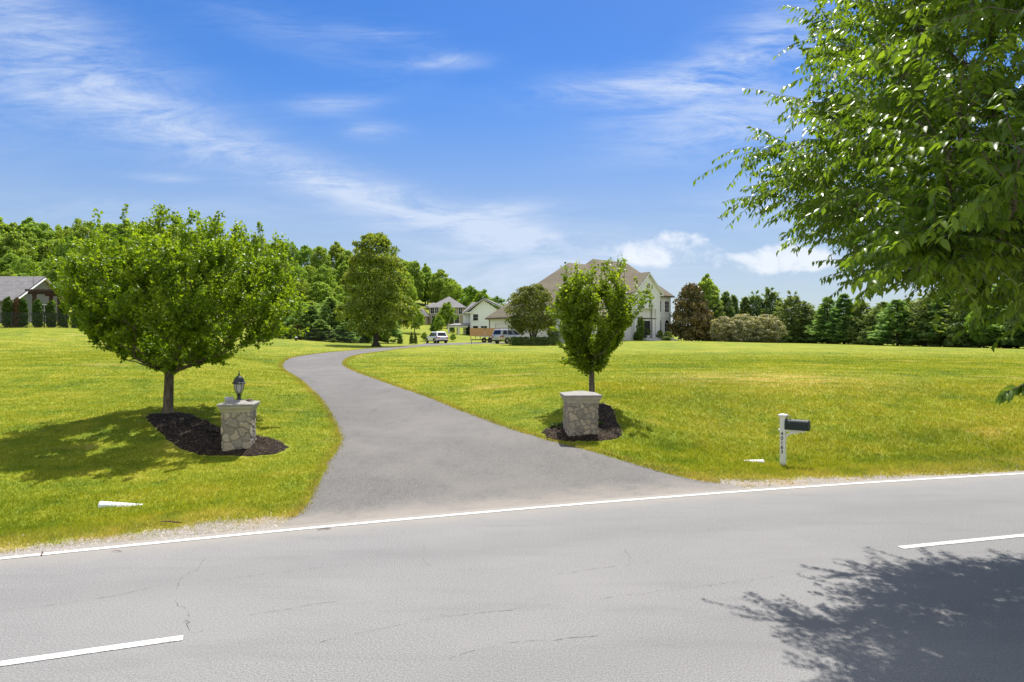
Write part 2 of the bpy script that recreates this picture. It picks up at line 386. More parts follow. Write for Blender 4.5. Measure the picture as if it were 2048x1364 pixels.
def build_roads():
    ra = asphalt('old_road_asphalt', (.212, .208, .203), .5, .4, (.255, .248, .238), True, 55)
    da = asphalt('driveway_asphalt', (.138, .131, .122), .6, .55, (.20, .186, .17), False, 40)
    pm = paint_mat()
    road_strip('road', -7.65, .24, .0, ra, label='two lane grey asphalt road in front of the lawn')
    road_strip('edge_line', -.06, .055, .006, pm, label='white edge line along the far side of the road')
    road_strip('edge_line', -7.4, -7.29, .006, pm, label='white edge line along the near side of the road')
    # centre dashes 3 m long, 12.2 m apart
    X = np.linspace(-60, 75, 4000); C = np.stack([X, edge_y(X)-3.66/.943], -1)
    L = np.concatenate([[0], np.cumsum(np.linalg.norm(np.diff(C, axis=0), axis=1))])
    l0 = np.interp(5.45, X, L); mb = MB()
    for k in range(-4, 6):
        a, b = l0+k*12.19, l0+k*12.19+3.05; T = np.linspace(a, b, 12)
        P = np.stack([np.interp(T, L, X), np.interp(T, L, C[:, 1])], -1); d = np.gradient(P, axis=0); nn = np.stack([-d[:, 1], d[:, 0]], -1); nn /= np.linalg.norm(nn, axis=1)[:, None]
        A = P-nn*.06; B = P+nn*.06
        mb.add([(*p, .0062) for p in A]+[(*p, .0062) for p in B], [(i, i+1, 12+i+1, 12+i) for i in range(11)])
    tag(mb.build('centre_dashes', pm), 'worn white dashes down the middle of the road', kind='structure')
    # driveway, a strip between its two edges
    n, c = len(DL), 13
    V = []; wob = RNG.normal(0, .03, (2, n))
    for i in range(n):
        a, b = DL[i], DR[i]; t = (b-a)/np.linalg.norm(b-a)
        a = a+t*wob[0, i]; b = b-t*wob[1, i]
        for j in range(c):
            p = a+(b-a)*j/(c-1); e = min(j, c-1-j)
            z = float(tz(*p)); V.append((p[0], p[1], z+(.022 if e > 0 else -.03)))
    V = np.array(V)
    sd = sdist(V[:, 0], V[:, 1]); V[:, 2] = np.where(sd < .9, np.maximum(V[:, 2], .004), V[:, 2])
    V[:, 2] = np.where(sd < .24, np.minimum(V[:, 2], -.006), V[:, 2])
    Fc = [(i*c+j, i*c+j+1, (i+1)*c+j+1, (i+1)*c+j) for i in range(n-1) for j in range(c-1)]
    o = link('driveway', np_mesh('driveway', V, np.array(Fc), 4), da, smooth=True)
    tag(o, 'grey asphalt driveway curving up between the pillars', kind='structure')
    # cracks
    cm = simple('crack_dark', (.085, .082, .08), .95, vary=.4)
    lines = [[(408,1117),(400,1135),(375,1150),(360,1165),(350,1185),(328,1198)],[(352,1200),(358,1212),(372,1218),(376,1232),(374,1245),(380,1262)],[(380,1264),(400,1263),(418,1258),(436,1263)],
             [(0,1222),(60,1213),(140,1202),(220,1190),(300,1176)],[(440,1160),(520,1150),(620,1138),(700,1128)],[(900,1318),(960,1300),(1030,1287),(1110,1282),(1200,1272)],[(640,1285),(720,1268),(820,1250),(900,1236),(1000,1223),(1100,1209)],
             [(1200,1200),(1300,1186),(1400,1173),(1480,1162),(1560,1150),(1640,1135)],[(1640,1050),(1680,1058),(1720,1066)],[(1415,1060),(1460,1055),(1500,1050)],[(1190,1068),(1240,1060),(1290,1054)],[(500,1230),(580,1218),(680,1203)],[(1100,1150),(1180,1139),(1300,1124)],
             [(840,1080),(850,1100),(846,1118),(862,1132)],[(1250,1100),(1262,1112),(1258,1126)]]
    mb = MB()
    for ln in lines:
        P = np.array([((x-CX)/F*(H*F/(y-CY)), H*F/(y-CY)) for x, y in ln])
        n = max(12, int(np.linalg.norm(np.diff(P, axis=0), axis=1).sum()/.05)); Q = smooth_poly(P, n)
        j = np.cumsum(RNG.normal(0, .012, (n, 2)), axis=0); j -= np.linspace(0, 1, n)[:, None]*j[-1]; Q = Q+j*.7
        d = np.gradient(Q, axis=0); nn = np.stack([-d[:, 1], d[:, 0]], -1); nn /= (np.linalg.norm(nn, axis=1)[:, None]+1e-9)
        w = np.abs(RNG.normal(.0011, .0011, n))*(RNG.random(n) > .35)+.0002
        mb.add([(*p, .004) for p in Q-nn*w[:, None]]+[(*p, .004) for p in Q+nn*w[:, None]], [(i, i+1, n+i+1, n+i) for i in range(n-1)])
    tag(mb.build('road_cracks', cm), 'thin dark cracks in the road surface', kind='structure')
# ------------------------------------------------------------------ foliage
def unit(v): return v/(np.linalg.norm(v, axis=-1, keepdims=True)+1e-9)
def rdir(rng, n): return unit(rng.normal(size=(n, 3)))
def leaf_mesh(name, P, D, Nn, L, W, tint, kind='kite'):
    n = len(P); D = unit(D); S = unit(np.cross(D, Nn)); Nn = np.cross(S, D)
    L = np.broadcast_to(L, n)[:, None]; W = np.broadcast_to(W, n)[:, None]
    if kind == 'kite':
        V = np.stack([P, P+D*L*.42+S*W*.5+Nn*W*.16, P+D*L-Nn*L*.10, P+D*L*.42-S*W*.5+Nn*W*.16], 1); k = 4
        f = np.array([(0, 1, 2), (0, 2, 3)])
    else:      # lance: a narrow leaf folded on its midrib and drooping at the tip
        m1, m2, tp = P+D*L*.33, P+D*L*.68-Nn*L*.05, P+D*L-Nn*L*.16
        V = np.stack([P, m1+S*W*.5+Nn*W*.18, m2+S*W*.38+Nn*W*.14, tp, m2-S*W*.38+Nn*W*.14, m1-S*W*.5+Nn*W*.18, m1, m2], 1); k = 8
        f = np.array([(0, 6, 1), (6, 7, 2), (6, 2, 1), (7, 3, 2), (0, 5, 6), (6, 5, 4), (6, 4, 7), (7, 4, 3)])
    Fc = (np.arange(n)[:, None, None]*k+f[None]).reshape(-1, 3)
    me = np_mesh(name, V.reshape(-1, 3), Fc, 3)
    attr(me, 'tint', np.repeat(tint, k))
    return me
def clump_crown(rng, prof, n_cl, n_per, leaf, rad=(.15, .25), aspect=.5, fill=.25, up=.45, inner=.55):
    """a crown of height 1 (z 0..1): clumps of leaves over a profile radius prof(h)"""
    Ps, Ds, Ns, Ts = [], [], [], []
    hs = rng.random(n_cl*4); pr = np.array([prof(h) for h in hs]); keep = rng.random(len(hs)) < (pr/pr.max())**1.0
    hs = hs[keep][:n_cl]; pm = pr.max()
    for h in hs:
        a = rng.random()*2*math.pi; r = prof(h)*(inner+(1-inner)*rng.random()**.6)*rng.uniform(.85, 1.0)
        rc = pm*rng.uniform(*rad)*(.55+.45*prof(h)/pm); r = max(0, r-rc*.55)
        c = np.array((r*math.cos(a), r*math.sin(a), min(h, 1-rc*.5)))
        d = rdir(rng, n_per); out = np.array((math.cos(a), math.sin(a), .55)); d = unit(d+out*.55)
        p = c+d*rc*(rng.uniform(.55, 1.08, (n_per, 1)))*np.array((1, 1, .8))
        Ps.append(p); nn = unit(d+rng.normal(size=d.shape)*.55+np.array((0, 0, up)))
        Ns.append(nn); t = rdir(rng, n_per); Ds.append(t-nn*(t*nn).sum(-1, keepdims=True)+np.array((0, 0, -.25)))
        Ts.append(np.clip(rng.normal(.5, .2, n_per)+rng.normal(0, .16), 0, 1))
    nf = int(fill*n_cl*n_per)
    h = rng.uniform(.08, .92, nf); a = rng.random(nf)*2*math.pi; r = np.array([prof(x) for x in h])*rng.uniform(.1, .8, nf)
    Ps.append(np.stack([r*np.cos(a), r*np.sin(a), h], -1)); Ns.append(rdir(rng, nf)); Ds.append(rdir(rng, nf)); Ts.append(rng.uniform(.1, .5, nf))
    P, D, Nn, T = map(np.concatenate, (Ps, Ds, Ns, Ts)); n = len(P)
    L = leaf*rng.uniform(.7, 1.3, n)
    return P, D, Nn, L, L*aspect*rng.uniform(.8, 1.25, n), T
def conifer_crown(rng, prof, n_br, n_per, leaf, droop=.1, aspect=.3, rise=.25, ragged=.25):
    Ps, Ds, Ns, Ts = [], [], [], []
    for i in range(n_br):
        h = 1-(1-rng.random())**.62 if rng.random() < .5 else rng.random()
        h = min(h, .985); a = rng.random()*2*math.pi; ln = prof(h)*rng.uniform(1-ragged, 1+ragged*.4)
        o = np.array((math.cos(a), math.sin(a), 0)); side = np.array((-o[1], o[0], 0))
        t = rng.uniform(.25, 1, n_per)**.8; w = .32*ln*(1-t*.75)
        p = np.array((0, 0, h))+o*(t*ln)[:, None]+side*(rng.normal(0, .5, n_per)*w)[:, None]
        p[:, 2] += rise*ln*t-droop*ln*t**2*2+rng.normal(0, .012, n_per)
        d = o+side*rng.normal(0, .7, n_per)[:, None]+np.array((0, 0, .35))+rng.normal(0, .25, (n_per, 3))
        Ps.append(p); Ds.append(d); Ns.append(o*.55+np.array((0, 0, .8))+rng.normal(0, .6, (n_per, 3))); Ts.append(np.clip(rng.normal(.45, .2, n_per)+rng.normal(0, .15)+.2*(t-.5), 0, 1))
    P, D, Nn, T = map(np.concatenate, (Ps, Ds, Ns, Ts)); n = len(P); L = leaf*rng.uniform(.7, 1.35, n)
    return P, D, Nn, L, L*aspect*rng.uniform(.8, 1.2, n), T
def trunk_mb(h, r, rng, lean=.02, limbs=0, crown0=.2, spread=.25, top=.85, flare=1.5):
    mb = MB(); n = 9; pts = [np.array((rng.normal(0, lean)*i/n*h, rng.normal(0, lean)*i/n*h, h*top*i/(n-1))) for i in range(n)]
    rad = [r*(flare if i == 0 else 1)*(1-.85*i/(n-1)) for i in range(n)]
    pts.insert(1, pts[0]*.7+pts[1]*.3); rad.insert(1, r)
    mb.tube(pts, rad, 9)
    for k in range(limbs):
        t = rng.uniform(crown0, .8)*top; i = t/top*(n-1); b = pts[min(int(i)+1, n)]; a = rng.random()*6.28
        b = np.array(b); l = spread*h*rng.uniform(.5, 1)
        e = b+np.array((math.cos(a)*l, math.sin(a)*l, l*.7)); m = (b+e)/2+np.array((0, 0, l*.05))
        mb.tube([b, m, e], [r*.38*(1-.6*t), r*.24*(1-.6*t), r*.06], 6)
    return mb
LM = {}
def leaf_materials():
    LM['maple'] = leafmat('maple_leaf', (0.077, 0.161, 0.008), (0.245, 0.336, 0.020), .48, .42, .004, 1.5, .35)
    LM['elm'] = leafmat('elm_leaf', (0.057, 0.128, 0.012), (0.169, 0.263, 0.024), .46, .36, .004, 1.5, .38)
    LM['oak'] = leafmat('oak_leaf', (0.111, 0.182, 0.029), (0.273, 0.332, 0.065), .54, .5, .01, 1.4, .3)
    LM['wood'] = leafmat('wood_leaf', (0.143, 0.233, 0.042), (0.322, 0.443, 0.088), .56, .55, .014, 1.4, .25)
    LM['garden'] = leafmat('garden_leaf', (0.090, 0.131, 0.033), (0.213, 0.250, 0.062), .46, .5, .01, 1.3, .3)
    LM['pine'] = leafmat('pine_needles', (0.118, 0.227, 0.091), (0.282, 0.428, 0.164), .5, .55, .012, 1.1, .25)
    LM['cedar'] = leafmat('cedar_needles', (0.110, 0.177, 0.061), (0.261, 0.338, 0.111), .48, .6, .016, 1.1, .25)
    LM['arbor'] = leafmat('arborvitae', (0.041, 0.097, 0.014), (0.115, 0.189, 0.027), .36, .55, .01, 1.3, .25)
    LM['brown'] = leafmat('dead_foliage', (.10, .062, .034), (.23, .14, .07), .3, .6, .01, 1.0, .2)
    LM['magnolia'] = leafmat('magnolia_leaf', (0.064, 0.084, 0.024), (0.284, 0.203, 0.074), .3, .35, .01, 1.0, .45)
    LM['blossom'] = leafmat('blossom_shrub', (0.103, 0.138, 0.046), (0.667, 0.621, 0.414), .4, .5, .008, 1.0, .3)
    LM['box'] = leafmat('boxwood', (0.069, 0.121, 0.017), (0.178, 0.247, 0.034), .38, .5, .012, 1.3, .3)
    LM['bright'] = leafmat('sapling_leaf', (0.094, 0.182, 0.018), (0.220, 0.319, 0.033), .5, .45, .01, 1.5, .3)
    LM['bark'] = barkmat('grey_bark', (.16, .135, .105)); LM['darkbark'] = barkmat('dark_bark', (.075, .06, .048)); LM['light_bark'] = barkmat('warm_grey_bark', (.155, .125, .09))
def make_tree(name, crown, mat, trunk=None, bark='darkbark', kind='kite', crown0=0.0, crownh=1.0, wide=1.0, part='crown'):
    """Empty > trunk, crown. crown arrays have z in 0..1 -> crown0..crown0+crownh (metres), radius times wide"""
    r = empty(name, (0, 0, -500))
    P, D, Nn, L, W, T = crown
    P = P*np.array((wide, wide, crownh))+np.array((0, 0, crown0))
    me = leaf_mesh(name+'_leaves', P, D, Nn, L*1.0, W, T, kind)
    if trunk is not None: trunk.build('trunk', LM[bark], r, smooth=True)
    link(part, me, LM[mat], r)
    return r
def copy_tree(o):
    c = o.copy(); COL.objects.link(c)
    for ch in list(o.children):
        k = ch.copy(); k.parent = c; COL.objects.link(k)
    return c
USED = set()
def put(proto, loc, sx, sz, label, cat='tree', group=None, rz=None):
    o = proto if proto.name not in USED else copy_tree(proto)
    USED.add(proto.name)
    for k in ('label', 'category', 'group', 'kind'):
        if k in o: del o[k]
    o.location = loc; o.scale = (sx, sx, sz); o.rotation_euler = (0, 0, RNG.random()*6.28 if rz is None else rz)
    return tag(o, label, cat, group)

# ---------------------------------------------- the trees close to the camera
def bez(a, b, c, n):
    t = np.linspace(0, 1, n)[:, None]; return (1-t)**2*a+2*t*(1-t)*b+t*t*c
def grown_tree(rng, tips, trunk_pts, trunk_r, twig=(.35, .7), n_twig=5, leaf=.09, aspect=.75, per=9, upright=.5, droop=.35, hang=.0, start=.25, spray=False, step=.28, rk=.0042, jit=.03):
    """branches fork towards every tip from the nearest branch already grown; twigs along them, leaves along the twigs"""
    tp = np.array(trunk_pts, float); mb = MB(); mb.tube(list(tp), trunk_r, 12)
    top = tp[-1, 2]; z0 = tp[0, 2]+start*(top-tp[0, 2])
    NP, PAR, LEN, ST = [], [], [], []
    for z in np.linspace(z0, top, 14):
        NP.append([np.interp(z, tp[:, 2], tp[:, i]) for i in range(3)]); PAR.append(-1); LEN.append((z-z0)*.6); ST.append(0)
    tips = np.array(tips, float); root = np.array(NP[0]); order = np.argsort(np.linalg.norm(tips-root, axis=1)+rng.normal(0, .15, len(tips)))
    ends = []
    for ti in order:
        tip = tips[ti]; Q = np.array(NP); dv = tip-Q; dist = np.linalg.norm(dv, axis=1)
        out = np.hypot(*(tip[:2]-tp[-1, :2])); pen = np.maximum(0, Q[:, 2]-(tip[2]-upright*dist*.5))*1.5
        c = dist+.42*np.array(LEN)+pen+(dist < .12)*2; i = int(np.argmin(c))
        n = max(2, int(dist[i]/step)+1); a = Q[i]; mid = (a+tip)/2+rng.normal(0, .06*dist[i], 3)+np.array((0, 0, (-.04 if not spray else .07)*dist[i]))
        path = bez(a, mid, tip, n+1)[1:]; path[:-1] += rng.normal(0, jit, path[:-1].shape); last = i
        for q in path:
            NP.append(list(q)); PAR.append(last); LEN.append(LEN[last]+float(np.linalg.norm(q-np.array(NP[last])))); last = len(NP)-1; ST.append(0)
        ends.append(last)
    Q = np.array(NP); cnt = np.zeros(len(Q))
    for e in ends:
        while e >= 0: cnt[e] += 1; e = PAR[e]
    for e in ends:      # one tube per tip, down to where it meets a thicker limb
        seq = [e]
        while PAR[seq[-1]] >= 0 and cnt[PAR[seq[-1]]] <= cnt[seq[-1]]*1.0+.5 : seq.append(PAR[seq[-1]])
        if PAR[seq[-1]] >= 0: seq.append(PAR[seq[-1]])
        if len(seq) > 1:
            pts = [Q[s] for s in seq[::-1]]; rr = [rk*min(cnt[s], cnt[seq[-2]])**.5*(.75 if s == e else 1) for s in seq[::-1]]; mb.tube(pts, rr, 5, caps=False)
    done = set(ends)
    for i in range(len(Q)):     # the limbs between forks
        if PAR[i] >= 0 and cnt[i] > 1.5: mb.tube([Q[PAR[i]], Q[i]], [rk*min(cnt[PAR[i]], cnt[i]*1.3)**.5, rk*cnt[i]**.5], 7, caps=False)
    Ps, Ds, Ns, Ts = [], [], [], []
    for e in ends:
        seq = [e]; L = 0
        while PAR[seq[-1]] >= 0 and L < 1.15 and cnt[PAR[seq[-1]]] < 14: L += np.linalg.norm(Q[seq[-1]]-Q[PAR[seq[-1]]]); seq.append(PAR[seq[-1]])
        path = Q[seq[::-1]] if len(seq) > 1 else np.array([Q[e]-np.array((0, 0, .05)), Q[e]]); n = len(path); dirb = unit(path[-1]-path[max(0, n-3)])
        nt = n_twig; ts = rng.uniform(0, 1.0, nt)**.7; ts[0] = 1.0; tint0 = rng.normal(.5, .13)
        for t in ts:
            p0 = np.array([np.interp(t, np.linspace(0, 1, n), path[:, i]) for i in range(3)])
            if t == 1.0: d = dirb.copy()
            elif spray:
                sd = unit(np.cross(dirb, (0, 0, 1.)))*rng.choice((-1, 1)); d = unit(dirb*.7+sd*rng.uniform(.3, 1.1)+np.array((0, 0, rng.normal(.0, .3))))
            else: d = unit(dirb*.6+rdir(rng, 1)[0]*.8+np.array((0, 0, upright*.75)))
            l = rng.uniform(*twig); p2 = p0+d*l+np.array((0, 0, -droop*l*rng.uniform(.2, 1) if spray else .12*l)); pm = p0+d*l*.55
            k = int(per*l/twig[1]*rng.uniform(.8, 1.2))+3; tw = bez(p0, pm, p2, 5)
            mb.tube(list(tw), [.0032, .003, .0026, .002, .001], 3, caps=False)
            u = (np.arange(k)+rng.uniform(-.3, .3, k))/k; u = np.clip(u*.95+.08, 0, 1)
            q = np.stack([np.interp(u, np.linspace(0, 1, 5), tw[:, i]) for i in range(3)], -1)
            td = unit(p2-p0); s = unit(np.cross(td, np.array((0, 0, 1.))+rng.normal(0, .15, 3)))
            if spray:
                alt = np.where(np.arange(k) % 2 == 0, 1, -1)[:, None]
                ld = td*.5+s*alt*.75+np.array((0, 0, -hang))+rng.normal(0, .25, (k, 3)); nn = np.array((0, 0, 1.))+s*alt*.35+rng.normal(0, .4, (k, 3))
            else:
                ld = td*.3+rdir(rng, k)+np.array((0, 0, -hang)); nn = unit(np.array((0, 0, .75))+rdir(rng, k)*.9); q = q+rng.normal(0, .03, (k, 3))
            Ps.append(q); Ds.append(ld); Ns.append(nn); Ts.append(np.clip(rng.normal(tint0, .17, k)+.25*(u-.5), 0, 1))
    P, D, Nn, T = map(np.concatenate, (Ps, Ds, Ns, Ts)); n = len(P); L = leaf*rng.uniform(.65, 1.25, n)
    return mb, (P, D, Nn, L, L*aspect*rng.uniform(.8, 1.2, n), T)
def shoots(rng, tops, cr, ln=(.35, .7), leaf=.08):
    """add slim upright leafy shoots whose tips are the given points"""
    mb = MB(); Ps, Ds, Ns, Ts = [], [], [], []
    for t in tops:
        l = rng.uniform(*ln); k = int(l*150); u = rng.random(k); a = rng.random(k)*6.283; r = (.035+.11*(1-u))*rng.uniform(.4, 1, k)
        b = np.array(t)-np.array((rng.normal(0, .05), rng.normal(0, .05), l)); c = b+(np.array(t)-b)*u[:, None]
        o = np.stack([np.cos(a), np.sin(a), np.zeros(k)], -1); Ps.append(c+o*r[:, None]*.4); Ds.append(o+np.array((0, 0, .5))+rng.normal(0, .3, (k, 3))); Ns.append(np.array((0, 0, .9))+rng.normal(0, .6, (k, 3))-o*.3); Ts.append(np.clip(rng.normal(.6, .18, k), 0, 1))
        mb.tube([b-np.array((0, 0, .25)), b, np.array(t)], [.006, .005, .001], 4, caps=False)
    P, D, Nn, T = map(np.concatenate, (Ps, Ds, Ns, Ts)); L = leaf*rng.uniform(.6, 1.2, len(P))
    return mb, tuple(np.concatenate(x) for x in zip(cr, (P, D, Nn, L, L*.9, T)))
def build_left_maple():
    rng = np.random.default_rng(3); base = at(335, 829); d = base[1]; sc = d/F
    r = empty('maple_tree', base, 0, 'wide vase shaped maple with dense bright leaves in the larger mulch bed', 'tree')
    # profile radius by height, left and right of the trunk, in photo pixels
    hh = [98, 122, 152, 192, 245, 296, 326, 350]; Lr = [0, 80, 128, 164, 178, 152, 124, 48]; Rr = [45, 138, 212, 262, 276, 262, 205, 90]
    tips = []
    while len(tips) < 460:
        h = rng.uniform(98, 332); a = rng.random()*6.28; c = math.cos(a)
        rr = (np.interp(h, hh, Rr)*(1+c)/2+np.interp(h, hh, Lr)*(1-c)/2); rr *= .42+.58*rng.random()**.55
        if rng.random() > (rr+60)/330: continue
        rr *= rng.uniform(.86, 1.06)
        tips.append((rr*c*sc, rr*math.sin(a)*sc*.95, (h-12*rng.random())*sc))
    for px, py in ((305,428),(335,424),(370,432),(410,440),(475,447),(540,470),(270,452),(240,452),(205,470),(165,500),(590,520),(575,490),(440,455),(320,436),(350,430),(390,436),(425,450),(460,450),(500,462),(520,478),(560,482),(290,446),(255,462),(222,462),(190,480),(178,515),(158,540),(150,560),(140,612),(600,600),(595,650)):      # upright leading shoots
        tips.append(((px-335)*sc*.95, rng.normal(0, .7), (829-py-16)*sc))
    tr = [(0, 0, -.1), (0, 0, .02), (.02, 0, .25), (.03, .02, .8), (.05, 0, 1.2), (.07, .02, 1.6), (.09, 0, 2.0)]
    mb, cr = grown_tree(rng, tips, tr, [.19, .165, .135, .125, .118, .10, .05], (.26, .55), 10, .086, .95, 20, upright=.75, start=.6)
    S = [((px-335)*sc, rng.normal(0, .8), (829-py)*sc) for px, py in ((302,428),(334,424),(318,440),(356,436),(372,430),(392,448),(412,440),(436,446),(455,452),(476,442),(496,462),(518,470),(541,468),(560,486),(585,492),(598,520),(270,448),(286,462),(248,452),(228,466),(206,470),(186,486),(168,500),(150,520),(140,548))]
    S += [((rng.uniform(160, 590)-335)*sc, rng.uniform(-2.6, 1.0), (829-rng.uniform(462, 560))*sc) for _ in range(46)]
    mb2, cr = shoots(rng, S, cr); mb.v, mb.f, mb.mi = mb.v+mb2.v, mb.f+[tuple(i+len(mb.v) for i in f) for f in mb2.f], mb.mi+mb2.mi
    mb.build('trunk', LM['light_bark'], r, smooth=True)
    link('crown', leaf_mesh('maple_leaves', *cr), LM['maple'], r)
def build_small_maple():
    rng = np.random.default_rng(8); base = at(1184, 806); d = base[1]; sc = d/F
    r = empty('maple_tree', base, 0, 'small upright maple with top shaped crown directly behind the lampless pillar', 'tree')
    hh = [60, 85, 115, 150, 200, 235, 262]; Lr = [10, 38, 52, 62, 68, 54, 28]; Rr = [10, 28, 52, 84, 80, 60, 32]
    tips = []
    while len(tips) < 250:
        h = rng.uniform(64, 244); a = rng.random()*6.28; c = math.cos(a)
        rr = (np.interp(h, hh, Rr)*(1+c)/2+np.interp(h, hh, Lr)*(1-c)/2)*(.35+.65*rng.random()**.55)
        if rng.random() > (rr+30)/110: continue
        tips.append((rr*c*sc, rr*math.sin(a)*sc*.9, h*sc))
    for px, py in ((1245,522),(1238,535),(1210,532),(1180,536),(1150,545),(1130,548),(1290,585),(1298,598),(1275,600),(1105,625),(1112,655),(1128,720),(1140,722)):
        tips.append(((px-1184)*sc*.93, rng.normal(0, .35), (806-py-8)*sc))
    tr = [(0, 0, -.1), (0, 0, .02), (0, 0, .2), (-.01, 0, .7), (.0, .02, 1.15), (.02, 0, 1.7)]
    mb, cr = grown_tree(rng, tips, tr, [.13, .115, .09, .082, .075, .02], (.22, .42), 9, .078, .92, 17, upright=1.1, start=.28)
    S = [((px-1184)*sc, rng.normal(0, .35), (806-py)*sc) for px, py in ((1247,520),(1240,534),(1208,532),(1222,540),(1180,538),(1192,530),(1150,548),(1130,552),(1138,566),(1285,582),(1298,592),(1272,590),(1262,560),(1116,600),(1104,622))]
    mb2, cr = shoots(rng, S, cr, (.25, .5), .072); mb.v, mb.f, mb.mi = mb.v+mb2.v, mb.f+[tuple(i+len(mb.v) for i in f) for f in mb2.f], mb.mi+mb2.mi
    mb.build('trunk', LM['bark'], r, smooth=True)
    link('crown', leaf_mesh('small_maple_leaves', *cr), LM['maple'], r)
def build_overhead_tree():
    rng = np.random.default_rng(21)
    g = float(tz(8.9, 5.0)); r = empty('elm_tree', (8.9, 5.0, g), 0, 'big overhanging tree with long pointed leaves beside the near lane', 'tree')
    base = np.array((8.9, 5.0, g))
    yb = [-900, -300, 0, 70, 140, 200, 245, 300, 330, 352, 400, 445, 500, 540, 580, 612]; xb = [1760, 1690, 1640, 1605, 1580, 1580, 1555, 1555, 1520, 1505, 1510, 1530, 1640, 1690, 1720, 1900]
    C = np.array((8.4, 8.3, 7.1)); A = np.array((6.2, 6.0, 4.3)); tips = []; tries = 0
    def ok(p):
        px = CX+p[0]/p[1]*F; py = CY-(p[2]-H)/p[1]*F
        lim = np.interp(py, yb, xb)+80
        if p[1]-p[2]/math.tan(R(61))*math.cos(R(13)) > 9.0: return False
        return px > lim and py < np.interp(px, [1690, 1750, 1850, 1950, 2100, 2600], [470, 520, 540, 535, 545, 580])
    while len(tips) < 1400:
        u = rdir(rng, 1)[0]*(.45+.55*rng.random()**.5); p = C+u*A
        if p[1] < 3.6 or not ok(p): continue
        if p[2] > 10.2 and rng.random() < .5: continue
        if p[0]/p[1] > 1.0 and rng.random() < .6: continue
        tips.append(p-base)
    for px, py, d in ((1408,352,10.2),(1440,340,10.1),(1436,440,9.8),(1475,435,9.7),(1490,345,10),(1512,245,9.8),(1530,250,9.7),(1548,125,9.8),(1565,80,9.9),(1575,110,9.8),(1608,3,10.3),(1535,175,9.6),(1640,545,9.2),(1652,588,9),(1665,570,9),
                      (1600,480,9.4),(1520,420,9.6),(1500,385,9.8),(1700,560,8.8),(1720,585,8.6),(1800,600,8.2),(1760,592,8.4),(1880,610,8.2),(1930,640,7.9),(1990,650,7.6),(2040,660,7.6),(1960,610,7.9),
                      (1825,285,5.0),(1890,330,5.2),(1900,180,5.0),(1800,110,5.6),(1950,60,4.8),(1870,420,5.4),(1985,290,4.3),(2000,420,4.6),(2030,340,4.2),(1940,360,5.0),(1840,520,5.6),(1920,250,4.9),(1905,40,5.4),(1780,190,6.0)):
        tips.append(pix(px+(84 if d > 7 else 30), py-(46 if py < 560 else 48), d)-base)
    n0 = len(tips)
    while len(tips) < n0+130:       # the low skirt of the crown
        q = pix(rng.uniform(1800, 2260), rng.uniform(380, 500), rng.uniform(5.4, 9.6))
        if q[1]-q[2]/math.tan(R(61))*math.cos(R(13)) < 8.6: tips.append(q-base)
    tr = [(0, 0, -.1), (0, 0, .1), (-.05, .05, .6), (-.1, .2, 1.8), (-.2, .7, 3.0), (-.35, 1.7, 4.6), (-.5, 2.8, 6.6), (-.5, 3.3, 9.6)]
    mb, cr = grown_tree(rng, tips, tr, [.34, .30, .24, .22, .2, .16, .11, .03], (.4, .85), 9, .104, .40, 21, upright=.25, droop=.45, hang=.7, start=.2, spray=True, step=.35, jit=.05, rk=.0045)
    # one low drooping twig reaching in beside the camera
    P, D, Nn, L, W, T = cr
    tw = [pix(2300, 700, 3.5)-base, pix(2120, 740, 3.35)-base, pix(2040, 772, 3.25)-base, pix(2000, 788, 3.2)-base]
    tb = pix(2500, 420, 4.6)-base; mb.tube([np.array((-.2, .7, 3.0)), (tb+np.array((-.2, .7, 3.0)))/2, tb, tw[0], tw[1], tw[2], tw[3]], [.03, .02, .012, .006, .0035, .0022, .001], 5)
    k = 44; u = np.sort(.74+.25*rng.random(k)); path = smooth_poly(tw, 40); q = path[(u*39).astype(int)]
    d = np.array((-.45, -.1, -.75))+rng.normal(0, .3, (k, 3))
    cr = [np.concatenate(x) for x in ((P, q), (D, d), (Nn, rng.normal(0, .5, (k, 3))+np.array((.2, -.5, .6))), (L, rng.uniform(.05, .075, k)), (W, rng.uniform(.02, .028, k)), (T, rng.uniform(.2, .6, k)))]
    mb.build('trunk', LM['bark'], r, smooth=True)
    # the nearest leaves are shaped more finely than the far ones
    dist = np.linalg.norm(cr[0]+base-np.array((0, 0, H)), axis=1); nr = dist < 7.6
    me = leaf_mesh('elm_leaves_near', *[x[nr] for x in cr], kind='lance'); me2 = leaf_mesh('elm_leaves', *[x[~nr] for x in cr])
    import bmesh
    bm = bmesh.new(); bm.from_mesh(me); bm.from_mesh(me2); bm.to_mesh(me); bm.free()
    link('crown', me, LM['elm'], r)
def build_oak():
    rng = np.random.default_rng(5); d = 70; base = gp(752, d)
    pr = lambda h: .30*np.interp(h, [0, .04, .15, .3, .5, .7, .85, .95, 1], [.35, .75, 1.0, .98, .9, .72, .52, .26, .05])
    cr = clump_crown(rng, pr, 160, 120, .021, (.12, .24), .65, .3, .3, .4)
    sc = d/F; ht = (693-455)*sc; h0 = (693-668)*sc
    P, D, Nn, L, W, T = cr
    cr = (P, D, Nn, L*ht*.95, W*ht*.95, T)
    t = trunk_mb(ht, .30, rng, .004, 18, .2, .22, .86, 1.9)
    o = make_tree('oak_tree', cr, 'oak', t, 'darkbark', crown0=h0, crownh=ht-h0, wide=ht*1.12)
    put(o, base, 1, 1, 'tall lone pyramid shaped tree standing on the lawn where the driveway bends', rz=.6)
